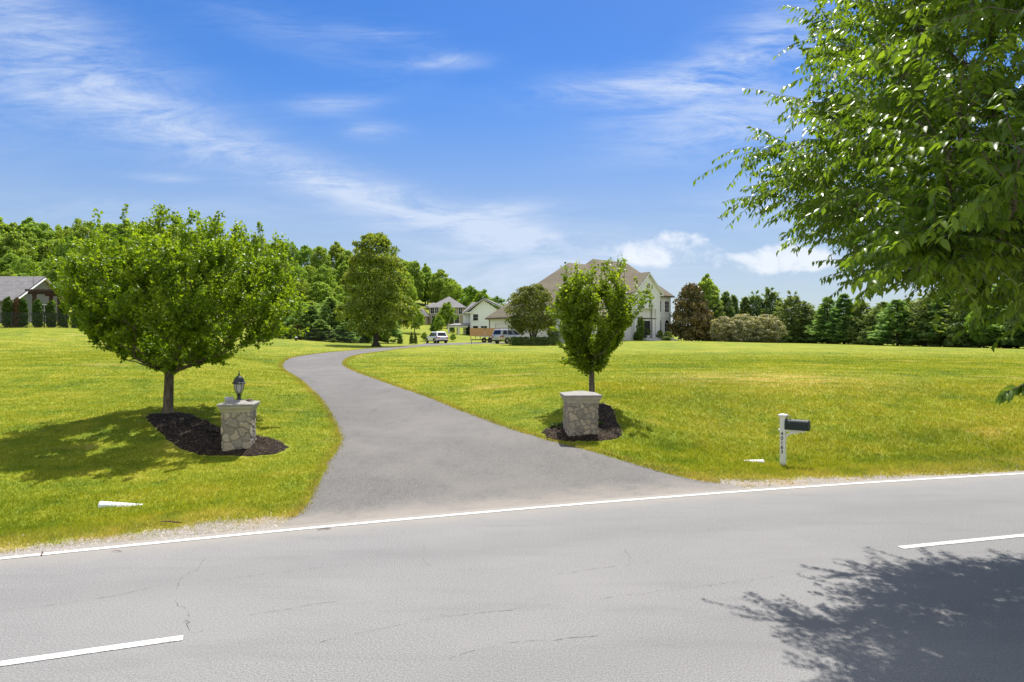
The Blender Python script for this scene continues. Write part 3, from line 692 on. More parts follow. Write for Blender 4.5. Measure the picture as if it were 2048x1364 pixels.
def protos():
    g = {}
    rng = np.random.default_rng(31)
    shapes = [lambda h: .42*np.interp(h, [0, .1, .35, .6, .85, 1], [.5, .8, 1, .95, .6, .1]),
              lambda h: .36*np.interp(h, [0, .1, .3, .55, .8, 1], [.4, .75, 1, .9, .55, .06]),
              lambda h: .46*np.interp(h, [0, .12, .4, .7, .9, 1], [.35, .8, 1, .92, .55, .15]),
              lambda h: .33*np.interp(h, [0, .1, .4, .7, .9, 1], [.6, .85, 1, .8, .45, .08])]
    for i, pr in enumerate(shapes):
        cr = clump_crown(rng, pr, 150, 75, .030, (.11, .22), .75, .2, .3)
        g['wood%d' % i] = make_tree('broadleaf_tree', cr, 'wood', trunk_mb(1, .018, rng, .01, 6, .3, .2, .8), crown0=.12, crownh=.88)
    for i, (w, rg) in enumerate(((.26, .35), (.32, .45), (.21, .3))):
        pr = lambda h, w=w: w*np.interp(h, [0, .12, .5, .8, 1], [.85, 1, .72, .38, .03])
        cr = conifer_crown(rng, pr, 260, 30, .05, .06, .42, .3, rg)
        g['pine%d' % i] = make_tree('pine_tree', cr, 'pine', trunk_mb(1, .016, rng, .004, 0, top=.95), crown0=.02, crownh=.97)
    for i, (w, k) in enumerate(((.27, 1), (.22, 2), (.34, 3))):
        pr = lambda h, w=w: w*np.interp(h, [0, .1, .4, .7, .9, 1], [.8, 1, .92, .62, .3, .04])
        a = clump_crown(rng, pr, 60, 60, .042, (.2, .36), .5, .3, .3); b = conifer_crown(rng, pr, 70, 18, .05, 0, .4, .7, .4)
        cr = tuple(np.concatenate(x) for x in zip(a, b))
        g['cedar%d' % i] = make_tree('cedar_tree', cr, 'cedar', trunk_mb(1, .018, rng, .01, 0, top=.9), crown0=.01, crownh=.98)
    pr = lambda h: .16*np.interp(h, [0, .08, .5, .8, .94, 1], [.85, 1, .98, .82, .45, .08])
    for i, m in enumerate(('arbor', 'brown')):
        a = clump_crown(rng, pr, 130, 60, .045, (.2, .34), .5, .6, .2)
        g['arbor%d' % i] = make_tree('arborvitae', a, m, trunk_mb(1, .02, rng, .002, 0, top=.8), crown0=.0, crownh=1.0)
    pr = lambda h: .52*math.sqrt(max(0, 1-(2*h-1)**2))**.7
    a = clump_crown(rng, pr, 60, 60, .06, (.2, .3), .6, .35, .3); g['ball'] = make_tree('boxwood_shrub', a, 'box', part='foliage')
    pr = lambda h: .40*np.interp(h, [0, .1, .3, .6, .85, 1], [.35, .8, 1, .85, .5, .08])
    a = clump_crown(rng, pr, 50, 50, .06, (.2, .32), .6, .2); g['sap'] = make_tree('young_tree', a, 'bright', trunk_mb(1, .018, rng, .01, 3, .3, .15, .8), crown0=.16, crownh=.84)
    pr = lambda h: .40*np.interp(h, [0, .08, .3, .6, .85, 1], [.8, 1, 1, .78, .42, .06])
    a = clump_crown(rng, pr, 120, 60, .045, (.16, .26), .6, .3); g['mag'] = make_tree('magnolia_tree', a, 'magnolia', trunk_mb(1, .02, rng, .006, 0, top=.8), crown0=.02, crownh=.98)
    pr = lambda h: .62*np.interp(h, [0, .15, .5, .8, 1], [.8, .95, 1, .8, .3])
    a = clump_crown(rng, pr, 130, 70, .05, (.14, .24), .6, .25, .5); a = (*a[:5], np.clip((unit(a[2])[:, 2]-.15)*1.1*rng.random(len(a[0]))**.6+rng.normal(.22, .10, len(a[0])), 0, 1)); g['blo'] = make_tree('flowering_shrub', a, 'blossom', part='foliage')
    a = clump_crown(rng, lambda h: .6*np.interp(h, [0, .2, .6, 1], [.9, 1, .9, .4]), 40, 50, .09, (.22, .34), .6, .3, .5); g['bush'] = make_tree('bush', a, 'cedar', part='foliage')
    return g
def by_px(proto, px, d, top, width, base_py, label, cat='tree', group=None, pw=None):
    """plant a unit tree so that it stands at photo column px, d metres off, as tall and wide as the photo shows"""
    g = gp(px, d); h = (H-(top-CY)/F*d)-g[2]
    w = width*d/F
    return put(proto, g, w/pw, h, label, cat, group)
def build_plants():
    g = protos(); rng = np.random.default_rng(77)
    WD = {'wood0': .86, 'wood1': .74, 'wood2': .94, 'wood3': .68, 'pine0': .56, 'pine1': .68, 'pine2': .46, 'cedar0': .56, 'cedar1': .46, 'cedar2': .70, 'arbor0': .43, 'arbor1': .43, 'ball': 1.0, 'sap': .8, 'mag': .8, 'blo': 1.2, 'bush': 1.2}
    P = lambda k, px, d, top, w, label, cat='tree', group=None: by_px(g[k], px, d, top, w, None, label, cat, group, WD[k])
    # wooded hillside
    sky_x = [-420, 0, 60, 100, 200, 300, 420, 500, 560, 620, 690, 760, 830, 900, 950, 990, 1030]; sky_y = [436, 442, 438, 446, 442, 452, 462, 474, 478, 482, 492, 500, 522, 546, 572, 592, 604]
    zone = lambda px: ('grey roofed house' if px < 230 else 'wide maple' if px < 610 else 'lone pyramid shaped tree' if px < 825 else 'stone house')
    for row, (d, dy, step) in enumerate(((205, 0, 27), (172, 34, 33), (146, 72, 36), (124, 112, 38), (200, 22, 22))):
        px = (-420 if row < 4 else 815)+rng.uniform(0, 20)
        while px < (985, 822, 812, 800, 985)[row]:
            top = np.interp(px, sky_x, sky_y)+dy*(1 if px < 700 else .75)+rng.uniform(-8, 12)
            if 0 < row < 4 and px < 60 : top -= 10
            dd = d+rng.uniform(-10, 10); k = 'wood%d' % rng.integers(4)
            gz = gp(px, dd); hgt = H-(top-CY)/F*dd-gz[2]
            hgt = max(hgt, 5); w = max(hgt*rng.uniform(.55, .8), 6.5)*F/dd
            z = zone(px)
            P(k, px, dd, top, w, 'leafy broad-leaved tree in the wood on the hillside behind the '+z, 'tree', 'woodland trees behind the '+z)
            px += step*rng.uniform(.75, 1.25)
    for px, d, top, w in ((965, 165, 578, 62), (992, 160, 592, 60), (940, 178, 570, 60), (1022, 165, 606, 50)):
        P('sap', px, d, top, w, 'bright green tree at the lower end of the wood above the white gabled house', 'tree', 'bright trees above the white gabled house')
    # bushy pines before the wood
    for i, (px, d, top, w) in enumerate(((622, 84, 612, 78), (662, 82, 596, 85), (700, 84, 610, 80), (736, 90, 606, 80), (596, 86, 624, 70), (570, 88, 630, 60), (640, 79, 640, 60), (690, 80, 645, 62), (722, 84, 640, 62), (776, 92, 624, 62))):
        P('pine%d' % (i % 2), px, d, top, w, 'bushy blue green pine beside the lone pyramid shaped tree, at the edge of the wood', 'tree', 'bushy pines at the edge of the wood')
    # arborvitae hedge behind the fence
    left = [(-200, 62, 590, 26, 0), (-174, 62, 592, 26, 0), (-148, 62, 593, 25, 0), (-122, 62, 592, 27, 0), (-96, 62, 594, 26, 0), (-70, 62, 592, 26, 0), (-44, 62, 595, 26, 0), (-18, 62, 596, 26, 0), (15, 62, 592, 27, 0), (33, 62.3, 594, 15, 1), (45, 62.6, 594, 26, 0), (75, 63.2, 597, 25, 0), (102, 63.8, 600, 25, 0), (127, 64.4, 603, 24, 0), (152, 65, 607, 24, 0), (178, 65.6, 610, 24, 0), (205, 66, 612, 24, 0)]
    for px, d, top, w, b in left:
        if b: P('arbor1', px, d, top, w+6, 'brown dead columnar arborvitae behind the black fence by the grey roofed house', 'shrub')
        else: P('arbor0', px, d, top, w, 'green columnar arborvitae behind the black fence by the grey roofed house', 'shrub', 'arborvitae by the grey roofed house')
    for i, (px, d, top, w) in enumerate(((560, 76.5, 640, 20), (578, 77, 641, 17), (594, 77.5, 646, 11), (603, 77.6, 645, 17), (619, 78, 646, 18), (636, 78.4, 646, 16))):
        if i == 2: P('arbor1', px, d, top, w+5, 'brown topped arborvitae between green ones right of the wide maple', 'shrub')
        else: P('arbor0', px, d, top, w, 'narrow green arborvitae right of the wide maple, in front of the pines', 'shrub', 'arborvitae right of the wide maple')
    P('ball', 666, 76, 677, 16, 'low bright green bush at the foot of the pines by the fence', 'shrub')
    # small plants by the driveway
    P('sap', 829, 112, 605, 44, 'slender young tree with pale green leaves between the lone tree and the stone house', 'tree')
    P('sap', 878, 125, 628, 26, 'small young tree behind the white car', 'tree')
    P('pine0', 869, 128, 634, 22, 'young evergreen just left of the small tree behind the white car', 'tree')
    P('sap', 895, 150, 603, 42, 'round bright green tree in front of the stone house', 'tree')
    P('cedar1', 904, 140, 632, 15, 'narrow evergreen at the right foot of the round tree by the stone house', 'tree')
    for px, top, w in ((800, 667, 13), (823, 664, 11), (831, 665, 10)):
        P('cedar1', px, 92, top, w, 'small dark cone shaped shrub on the grass left of the white car', 'shrub', 'small cone shrubs left of the white car')
    P('sap', 849, 101, 664, 16, 'light leafy bush against the left side of the white car', 'shrub')
    P('sap', 906, 101, 668, 15, 'little bush by the white porch, right of the white car', 'shrub')
    # tree in front of the garage
    rg = np.random.default_rng(12); d = 81; base = gp(1066, d); sc = d/F; ht = (676-556)*sc
    pr = lambda h: .5*np.interp(h, [0, .1, .3, .5, .75, .92, 1], [.4, .8, 1, .98, .8, .42, .1])
    cr = clump_crown(rg, pr, 110, 90, .034, (.16, .28), .6, .3, .35); P_, D_, N_, L_, W_, T_ = cr
    mb = MB()
    for k, (dx, dy) in enumerate(((-.55, .1), (.1, -.2), (.7, .1), (.3, .6), (-.2, -.6))):
        mb.tube([(dx*.15, dy*.15, -.05), (dx*.3, dy*.3, .7), (dx*.9, dy*.9, 2.0), (dx*1.9, dy*1.9, 3.8)], [.2, .15, .1, .03], 7)
    o = make_tree('spreading_tree', (P_, D_, N_, L_*ht, W_*ht, T_), 'garden', mb, 'bark', crown0=ht*.215, crownh=ht*.785, wide=ht*1.04)
    put(o, base, 1, 1, 'rounded tree with several stems in front of the garage doors', rz=.3)
    # right hand tree row
    P('mag', 1383, 104, 562, 92, 'bronze brown magnolia at the right end of the white columned house', 'tree')
    P('wood1', 1414, 116, 549, 84, 'tall green tree standing just behind the bronze magnolia', 'tree')
    for k, px, w, top, d in (('cedar1', 1452, 34, 583, 116), ('cedar1', 1467, 30, 590, 118), ('cedar1', 1489, 30, 594, 118), ('cedar2', 1512, 50, 583, 118), ('cedar0', 1541, 52, 577, 117), ('cedar1', 1560, 36, 600, 119), ('cedar0', 1432, 40, 604, 113)):
        P(k, px, d, top, w*1.45, 'dark cedar with pointed top rising behind the whitish flowering shrubs', 'tree', 'cedars behind the flowering shrubs')
    P('cedar2', 1583, 112, 584, 84, 'full dark cedar at the right end of the whitish flowering shrubs', 'tree')
    P('cedar0', 1612, 110, 604, 66, 'dense olive cedar right beside the full dark cedar', 'tree')
    P('bush', 1640, 108, 634, 55, 'olive bush in the gap right of the two cedars', 'shrub')
    for px, w, top, d in ((1447, 62, 634, 101), (1487, 78, 629, 102), (1531, 80, 630, 103)):
        P('blo', px, d, top, w, 'wide shrub covered in whitish flowers beside the bronze magnolia', 'shrub', 'whitish flowering shrubs')
    for k, px, w, top, d in (('pine1', 1655, 78, 594, 106), ('pine0', 1688, 80, 589, 103), ('cedar0', 1722, 76, 600, 101), ('cedar2', 1752, 74, 612, 98)):
        P(k, px, d, top, w, 'evergreen in the gap between the cedars and the overhanging foliage', 'tree', 'evergreens left of the overhanging foliage')
    for k, px, w, top, d in (('pine1', 1795, 110, 600, 94), ('cedar2', 1848, 110, 588, 92), ('pine0', 1890, 100, 572, 90), ('cedar0', 1935, 110, 578, 86), ('wood1', 1968, 75, 590, 82), ('pine0', 2010, 120, 560, 82), ('pine1', 2060, 130, 560, 78), ('pine0', 2130, 130, 560, 76), ('pine1', 2200, 140, 560, 74)):
        P(k, px, d, top, w, 'bushy evergreen under the overhanging foliage, at the far side of the lawn' if 'wood' not in k else 'leafy light green tree between the evergreens under the overhanging foliage', 'tree', 'evergreens along the far side of the lawn' if 'wood' not in k else None)
    for px, top in ((1600, 625), (1634, 622), (1660, 620), (1705, 612), (1765, 604), (1815, 590), (1870, 570), (1915, 560), (1975, 550), (2035, 545), (2090, 540), (2160, 540)):
        P('cedar%d' % rng.integers(3), px, 118, top, 74, 'dark tree half hidden behind the evergreens across the lawn', 'tree', 'half hidden trees behind the evergreens')
    for px in range(1392, 2100, 41):
        q = px+rng.uniform(-14, 14); d = np.interp(q, [1390, 1600, 1800, 2100], [108, 111, 97, 80])
        P('bush', q, d, 656+rng.uniform(-12, 10), 62+rng.uniform(-10, 16), 'dark undergrowth bush between the trunks of the evergreens', 'shrub', 'undergrowth bushes between the evergreens')
    # shrubs at the house
    P('ball', 1320, 101, 661, 17, 'tall rounded boxwood beside the entrance steps', 'shrub')
    P('ball', 1336, 101, 663, 17, 'round boxwood below the tall arched window', 'shrub')
    P('ball', 1333, 99.5, 673, 24, 'low clipped bright boxwood mound in front of the round ones', 'shrub')
    P('ball', 1273, 98, 664, 17, 'rounded boxwood just left of the entrance steps', 'shrub')
    P('ball', 1281, 97, 634, 20, 'tall leafy shrub at the left side of the entrance columns', 'shrub')
    for px in (1028, 1040, 1052, 1064, 1076, 1088, 1100, 1112):
        P('bush', px, 78.5, 673.2, 22, 'low dark hedge plant around the foot of the tree before the garage', 'shrub', 'low hedge before the garage')
    P('ball', 1106, 88, 655, 26, 'green bush at the garage wall right of the rounded tree', 'shrub')
    P('ball', 1200, 17.95, 843, 17, 'small green tuft in the mulch at the right side of the lampless pillar', 'plant')
    P('ball', 1112, 17.8, 846, 30, 'low green clump in the mulch left of the lampless pillar', 'plant')
# ------------------------------------------------------------------ hard things
MT = {}
def stone_mat(name, tone):
    m, nt, out = nmat(name); tc = N(nt, 'TexCoord').outputs['Object']
    rnd = N(nt, 'Attribute', attribute_name='cell').outputs['Fac']; jt = N(nt, 'Attribute', attribute_name='joint').outputs['Fac']
    g = noise(nt, tc, 26, 6, .7); g2 = noise(nt, mapping(nt, tc, (1, 1, 3)), 9, 5, .65)
    a = ramp(nt, rnd, [(0, tuple(x*.68 for x in tone)), (.35, (tone[0]*.95, tone[1]*.97, tone[2]*1.02)), (.65, (tone[0]*1.12, tone[1]*1.06, tone[2]*.98)), (1, (tone[0]*1.3, tone[1]*1.28, tone[2]*1.24))])
    a = mixc(nt, 1.0, a, ramp(nt, g, [(.3, (.7, .7, .7)), (.7, (1.22, 1.22, 1.22))]), 'MULTIPLY')
    a = mixc(nt, maprange(nt, g2, .5, .68, 0, .45), a, (.19, .165, .13))
    col = mixc(nt, maprange(nt, jt, .2, .85), (.235, .21, .175), a)
    p = N(nt, 'BsdfPrincipled', {'Base Color': col, 'Roughness': .9, 'Specular IOR Level': .2, 'Normal': bump(nt, g, .7, .012)})
    nt.links.new(p.outputs[0], out.inputs[0]); return m
def roof_mat(name, col):
    m, nt, out = nmat(name)
    tc = N(nt, 'TexCoord').outputs['Object']
    br = N(nt, 'TexBrick', {'Color1': tuple(x*.85 for x in col), 'Color2': tuple(x*1.12 for x in col), 'Mortar': tuple(x*.6 for x in col), 'Scale': 1.0, 'Mortar Size': .012, 'Brick Width': .5, 'Row Height': .2})
    nt.links.new(mapping(nt, tc, (1, 1, 1), (R(90), 0, 0)), br.inputs['Vector'])
    f = noise(nt, tc, 1.2, 5, .6); c = mixc(nt, maprange(nt, f, .4, .65, 0, .35), br.outputs[0], tuple(x*.7 for x in col))
    p = N(nt, 'BsdfPrincipled', {'Base Color': c, 'Roughness': .9, 'Specular IOR Level': .2, 'Normal': bump(nt, br.outputs['Fac'], .4, .02)})
    nt.links.new(p.outputs[0], out.inputs[0]); return m
def wall_mat(name, col, row, width=.0, depth=.5):
    """siding (width 0) or painted brick"""
    m, nt, out = nmat(name); tc = N(nt, 'TexCoord').outputs['Object']
    sx = N(nt, 'SeparateXYZ', {0: tc})
    if width:
        br = N(nt, 'TexBrick', {'Color1': tuple(x*.93 for x in col), 'Color2': col, 'Mortar': tuple(x*.78 for x in col), 'Scale': 1.0, 'Mortar Size': .012, 'Brick Width': width, 'Row Height': row})
        v = N(nt, 'CombineXYZ', {0: M_(nt, 'ADD', sx.outputs[0], sx.outputs[1]), 1: sx.outputs[2]}); nt.links.new(v.outputs[0], br.inputs['Vector'])
        c, h = br.outputs[0], br.outputs['Fac']
    else:
        h = M_(nt, 'FRACT', M_(nt, 'DIVIDE', sx.outputs[2], row)); c = mixc(nt, maprange(nt, h, .0, .18), tuple(x*.72 for x in col), col)
    f = noise(nt, tc, .8, 5, .6); c = mixc(nt, maprange(nt, f, .4, .7, 0, .2), c, tuple(x*.8 for x in col))
    p = N(nt, 'BsdfPrincipled', {'Base Color': c, 'Roughness': .75, 'Specular IOR Level': .25, 'Normal': bump(nt, h, depth, .015)})
    nt.links.new(p.outputs[0], out.inputs[0]); return m
def wood_mat(name, col, plank=.14):
    m, nt, out = nmat(name); tc = N(nt, 'TexCoord').outputs['Object']
    z = N(nt, 'SeparateXYZ', {0: tc}).outputs[2]; h = M_(nt, 'FRACT', M_(nt, 'DIVIDE', z, plank))
    f = noise(nt, mapping(nt, tc, (1.2, 1.2, 14)), 3, 5, .6); c = mixc(nt, f, tuple(x*.7 for x in col), tuple(x*1.25 for x in col))
    c = mixc(nt, maprange(nt, h, 0, .12), tuple(x*.3 for x in col), c)
    p = N(nt, 'BsdfPrincipled', {'Base Color': c, 'Roughness': .8, 'Specular IOR Level': .2}); nt.links.new(p.outputs[0], out.inputs[0]); return m
def glass_mat(name, col=(.02, .025, .03), rough=.06):
    m, nt, out = nmat(name); tc = N(nt, 'TexCoord').outputs['Object']
    f = noise(nt, tc, 1.5, 3); c = mixc(nt, f, tuple(x*.6 for x in col), tuple(x*1.5 for x in col))
    p = N(nt, 'BsdfPrincipled', {'Base Color': c, 'Roughness': rough, 'Specular IOR Level': .45, 'Coat Weight': .0}); nt.links.new(p.outputs[0], out.inputs[0]); return m
def mulch_mat():
    m, nt, out = nmat('bark_mulch'); pos = N(nt, 'NewGeometry').outputs['Position']
    f = noise(nt, pos, 55, 5, .75); v = N(nt, 'TexVoronoi', {'Scale': 45.0, 'Vector': pos}).outputs['Color']; r = N(nt, 'SeparateColor', {0: v}).outputs[0]
    c = ramp(nt, M_(nt, 'ADD', M_(nt, 'MULTIPLY', f, .6), M_(nt, 'MULTIPLY', r, .4)), [(.25, (.008, .006, .005)), (.5, (.03, .022, .017)), (.75, (.085, .06, .042))])
    c = mixc(nt, maprange(nt, noise(nt, pos, 2.2, 4), .52, .7, 0, .45), c, (.11, .085, .06))
    p = N(nt, 'BsdfPrincipled', {'Base Color': c, 'Roughness': .95, 'Specular IOR Level': .1, 'Normal': bump(nt, f, .9, .04)}); nt.links.new(p.outputs[0], out.inputs[0]); return m
def hard_materials():
    MT['stone_a'] = stone_mat('fieldstone_large', (.37, .325, .255)); MT['stone_b'] = stone_mat('fieldstone_small', (.39, .335, .26))
    MT['cap'] = simple('cast_stone', (.285, .27, .245), .88, vary=.45, scale=7, bmp=.4)
    MT['cornice'] = simple('cast_stone_moulding', (.40, .365, .30), .88, vary=.3, scale=7, bmp=.4)
    MT['black'] = simple('black_paint', (.018, .02, .022), .38, vary=.3, spec=.5)
    MT['frost'] = simple('frosted_glass', (.42, .43, .42), .25, vary=.15, spec=.6)
    MT['white'] = simple('white_paint', (.80, .80, .80), .45, vary=.05, scale=3); MT['trim'] = simple('white_trim', (.78, .77, .75), .6, vary=.06, scale=2)
    MT['box'] = simple('dark_green_metal', (.026, .038, .037), .58, vary=.3, spec=.3, scale=14)
    MT['grey_metal'] = simple('grey_metal', (.25, .25, .26), .4, .6); MT['pipe'] = simple('white_plastic_pipe', (.72, .74, .76), .5, vary=.1)
    MT['roof_brown'] = roof_mat('brown_shingles', (.215, .183, .130)); MT['roof_grey'] = roof_mat('grey_shingles', (.22, .21, .215)); MT['roof_slate'] = roof_mat('pale_grey_shingles', (.26, .25, .25))
    MT['brick_white'] = wall_mat('white_painted_brick', (.86, .86, .86), .085, .24, .3); MT['siding'] = wall_mat('white_siding', (.84, .86, .88), .16); MT['grey_siding'] = wall_mat('grey_siding', (.21, .20, .205), .16)
    MT['beige_stone'] = wall_mat('beige_stone', (.46, .39, .30), .25, .5, .6); MT['fascia'] = simple('bronze_gutter', (.10, .075, .055), .5)
    MT['glass'] = glass_mat('window_glass'); MT['dark'] = simple('dark_interior', (.02, .02, .02), .9); MT['door'] = simple('garage_door_paint', (.76, .74, .72), .55, vary=.05)
    MT['cedar_wood'] = wood_mat('cedar_boards', (.60, .36, .15), .19); MT['brown_wood'] = wood_mat('brown_stained_wood', (.05, .03, .022), .3)
    MT['car_white'] = simple('white_car_paint', (.78, .78, .78), .22, vary=.02, coat=.8); MT['car_silver'] = simple('silver_car_paint', (.55, .54, .53), .28, .35, vary=.03, coat=.8)
    MT['car_glass'] = glass_mat('car_glass', (.012, .014, .016), .04); MT['tyre'] = simple('tyre_rubber', (.018, .018, .018), .85); MT['rim'] = simple('alloy_rim', (.45, .45, .46), .3, .8)
    MT['red'] = simple('red_lamp', (.45, .02, .015), .2, coat=.5); MT['plate'] = simple('number_plate', (.45, .47, .5), .5); MT['plastic'] = simple('black_plastic', (.025, .025, .026), .6)
    MT['mulch'] = mulch_mat(); MT['twig'] = simple('dry_twig', (.10, .055, .035), .9); MT['flag'] = simple('paving_stone', (.42, .42, .42), .8, vary=.15)
    MT['terracotta'] = simple('pale_pot', (.62, .60, .57), .7)
    MT['chip'] = simple('wood_chips', (.15, .11, .075), .95, vary=.6, scale=30); MT['pebble'] = simple('pebbles', (.40, .36, .31), .9, vary=.45, scale=20)
def mulch_bed(label, pxs, z0=.03, mound=.05):
    P = np.array([at(x, y)[:2] for x, y in pxs]); c = P.mean(0); P = smooth_poly(np.vstack([P, P[:1]]), 90)[:-1]
    P += RNG.normal(0, .025, P.shape); n = len(P); V = []; rings = 9
    for k in range(rings):
        f = 1-k/(rings-1)*.98
        for p in P:
            q = c+(p-c)*f; V.append((q[0], q[1], float(tz(*q))+(-.04 if k == 0 else z0+mound*min(1, (1-f)*3)+RNG.normal(0, .012))))
    Fc = [(k*n+i, k*n+(i+1) % n, (k+1)*n+(i+1) % n, (k+1)*n+i) for k in range(rings-1) for i in range(n)]
    o = link('mulch_bed', np_mesh('mulch_bed', np.array(V), np.array(Fc), 4), MT['mulch'], smooth=True)
    tag(o, label, 'mulch bed')
    m = 2400; mb_v = []; u = np.sqrt(RNG.random(m))*.97; i = RNG.integers(0, n, m); q = c+(P[i]-c)*u[:, None]
    z = tz(q[:, 0], q[:, 1])+z0+mound*np.minimum(1, (1-u)*3)+.008
    D = rdir(RNG, m)*np.array((1, 1, .3)); me = leaf_mesh('wood_chips', np.c_[q, z], D, rdir(RNG, m)*.5+np.array((0, 0, 1)), RNG.uniform(.03, .08, m), .02, RNG.random(m))
    ch = link('wood_chips', me, MT['chip'], o); ch['kind'] = 'stuff'
    return P
def bumpy_shaft(hw, z0, z1, rng, size):
    """the stone shaft: a square post built up stone by stone, with sunk mortar joints"""
    n, m = 44, int(44*(z1-z0)/(2*hw)); V = []; cell = []; mort = []
    per = 8*hw; cols = int(per/size); rows = int((z1-z0)/size)+1; S = []
    for a in range(cols):
        for b in range(rows):
            if rng.random() < .86: S.append(((a+rng.uniform(.1, .9))*per/cols, z0+(b+rng.uniform(.1, .9))*(z1-z0)/rows))
    S = np.array(S); rnd = rng.random(len(S)); rnd2 = rng.random(len(S)); asp = rng.uniform(.85, 1.2, len(S)); prj = rng.uniform(.006, .026, len(S))
    for j in range(m+1):
        z = z0+(z1-z0)*j/m
        for k in range(4*n):
            s, t = divmod(k, n); a = -hw+2*hw*t/n; u = (s*2*hw)+(a+hw)
            p = [(a, -hw), (hw, a), (-a, hw), (-hw, -a)][s]; nr = np.array([(0, -1), (1, 0), (0, 1), (-1, 0)][s], float)
            if t == 0: pn = [(-1, 0), (0, -1), (1, 0), (0, 1)][s]; nr = nr+np.array(pn)
            wob = .012*math.sin(u*31+z*17)+.012*math.sin(z*43-u*11)
            du = np.abs(S[:, 0]-u+wob); du = np.minimum(du, per-du); d = np.hypot(du*asp, (S[:, 1]-z-wob)/asp); o = np.argsort(d)[:2]; g = d[o[1]]-d[o[0]]
            k1 = min(1, max(0, (g-.012)/.03)); b = k1*k1*(3-2*k1)*prj[o[0]]+rng.normal(0, .0012)*k1-.006
            V.append((p[0]+nr[0]*b, p[1]+nr[1]*b, z)); cell.append(rnd[o[0]]); mort.append(k1)
    w = 4*n; Fc = [(j*w+k, j*w+(k+1) % w, (j+1)*w+(k+1) % w, (j+1)*w+k) for j in range(m) for k in range(w)]
    me = np_mesh('shaft', np.array(V), np.array(Fc), 4); attr(me, 'cell', cell); attr(me, 'joint', mort); return me
def pillar(px, py, rz, hw, hs, label, mat, seed):
    g = at(px, py); r = empty('stone_pillar', g, rz, label, 'pillar'); rng = np.random.default_rng(seed)
    link('shaft', bumpy_shaft(hw, -.15, hs, rng, .18 if mat == 'stone_a' else .14), MT[mat], r, smooth=True)
    cb = MB().sq([(hw+.005, hs-.002), (hw+.02, hs+.0), (hw+.022, hs+.03), (hw+.035, hs+.055), (hw+.06, hs+.09), (hw+.075, hs+.11), (hw+.075, hs+.15)])
    cb.build('cornice', MT['cornice'], r, bevel=.006)
    MB().sq([(hw+.075, hs+.152), (hw+.095, hs+.155), (hw+.095, hs+.19), (hw+.08, hs+.20), (.06, hs+.272)]).build('capstone', MT['cap'], r, bevel=.005)
    return g, hs+.272
def lantern(loc):
    r = empty('lantern', loc, R(20), 'black post lantern with pale panes on top of the stone pillar', 'lantern')
    MB().lathe([(.07, 0), (.07, .012), (.045, .02), (.042, .085), (.05, .09), (.05, .105), (.03, .115), (.03, .15), (.02, .16)], 14).build('base', MT['black'], r, smooth=False, bevel=.002)
    MB().lathe([(.055, .175), (.085, .25), (.103, .33), (.108, .385), (.1, .388)], 6).build('pane', MT['frost'], r)
    c = MB()
    for k in range(6):
        t = k*math.pi/3; cs = np.array((math.cos(t), math.sin(t), 0))
        c.tube([cs*.028+np.array((0, 0, .12)), cs*.06+np.array((0, 0, .135)), cs*.066+np.array((0, 0, .175)), cs*.094+np.array((0, 0, .25)), cs*.112+np.array((0, 0, .33)), cs*.118+np.array((0, 0, .39))], .0075, 5)
    c.lathe([(.05, .168), (.066, .17), (.066, .18), (.05, .182)], 6).lathe([(.1, .38), (.124, .381), (.124, .396), (.1, .397)], 6)
    c.build('cage', MT['black'], r)
    MB().lathe([(.155, .392), (.158, .402), (.128, .432), (.112, .475), (.092, .525), (.06, .56), (.028, .574), (.018, .578)], 12).build('hood', MT['black'], r, smooth=False)
    MB().lathe([(.018, .572), (.012, .59), (.03, .605), (.032, .615), (.012, .632), (.008, .645), (.018, .66), (.008, .672), (.004, .705), (.001, .715)], 10).build('finial', MT['black'], r, smooth=True)
def text_mesh(name, body, size, mat, parent, loc, rot, ext=.002, line=1.0):
    cu = bpy.data.curves.new(name, 'FONT'); cu.body = body; cu.size = size; cu.extrude = ext; cu.offset = .0025; cu.align_x = 'CENTER'; cu.align_y = 'CENTER'; cu.space_line = line
    t = bpy.data.objects.new(name, cu); COL.objects.link(t); bpy.context.view_layer.update()
    me = bpy.data.meshes.new_from_object(t.evaluated_get(bpy.context.evaluated_depsgraph_get())); bpy.data.objects.remove(t)
    o = link(name, me, mat, parent); o.location = loc; o.rotation_euler = rot; return o
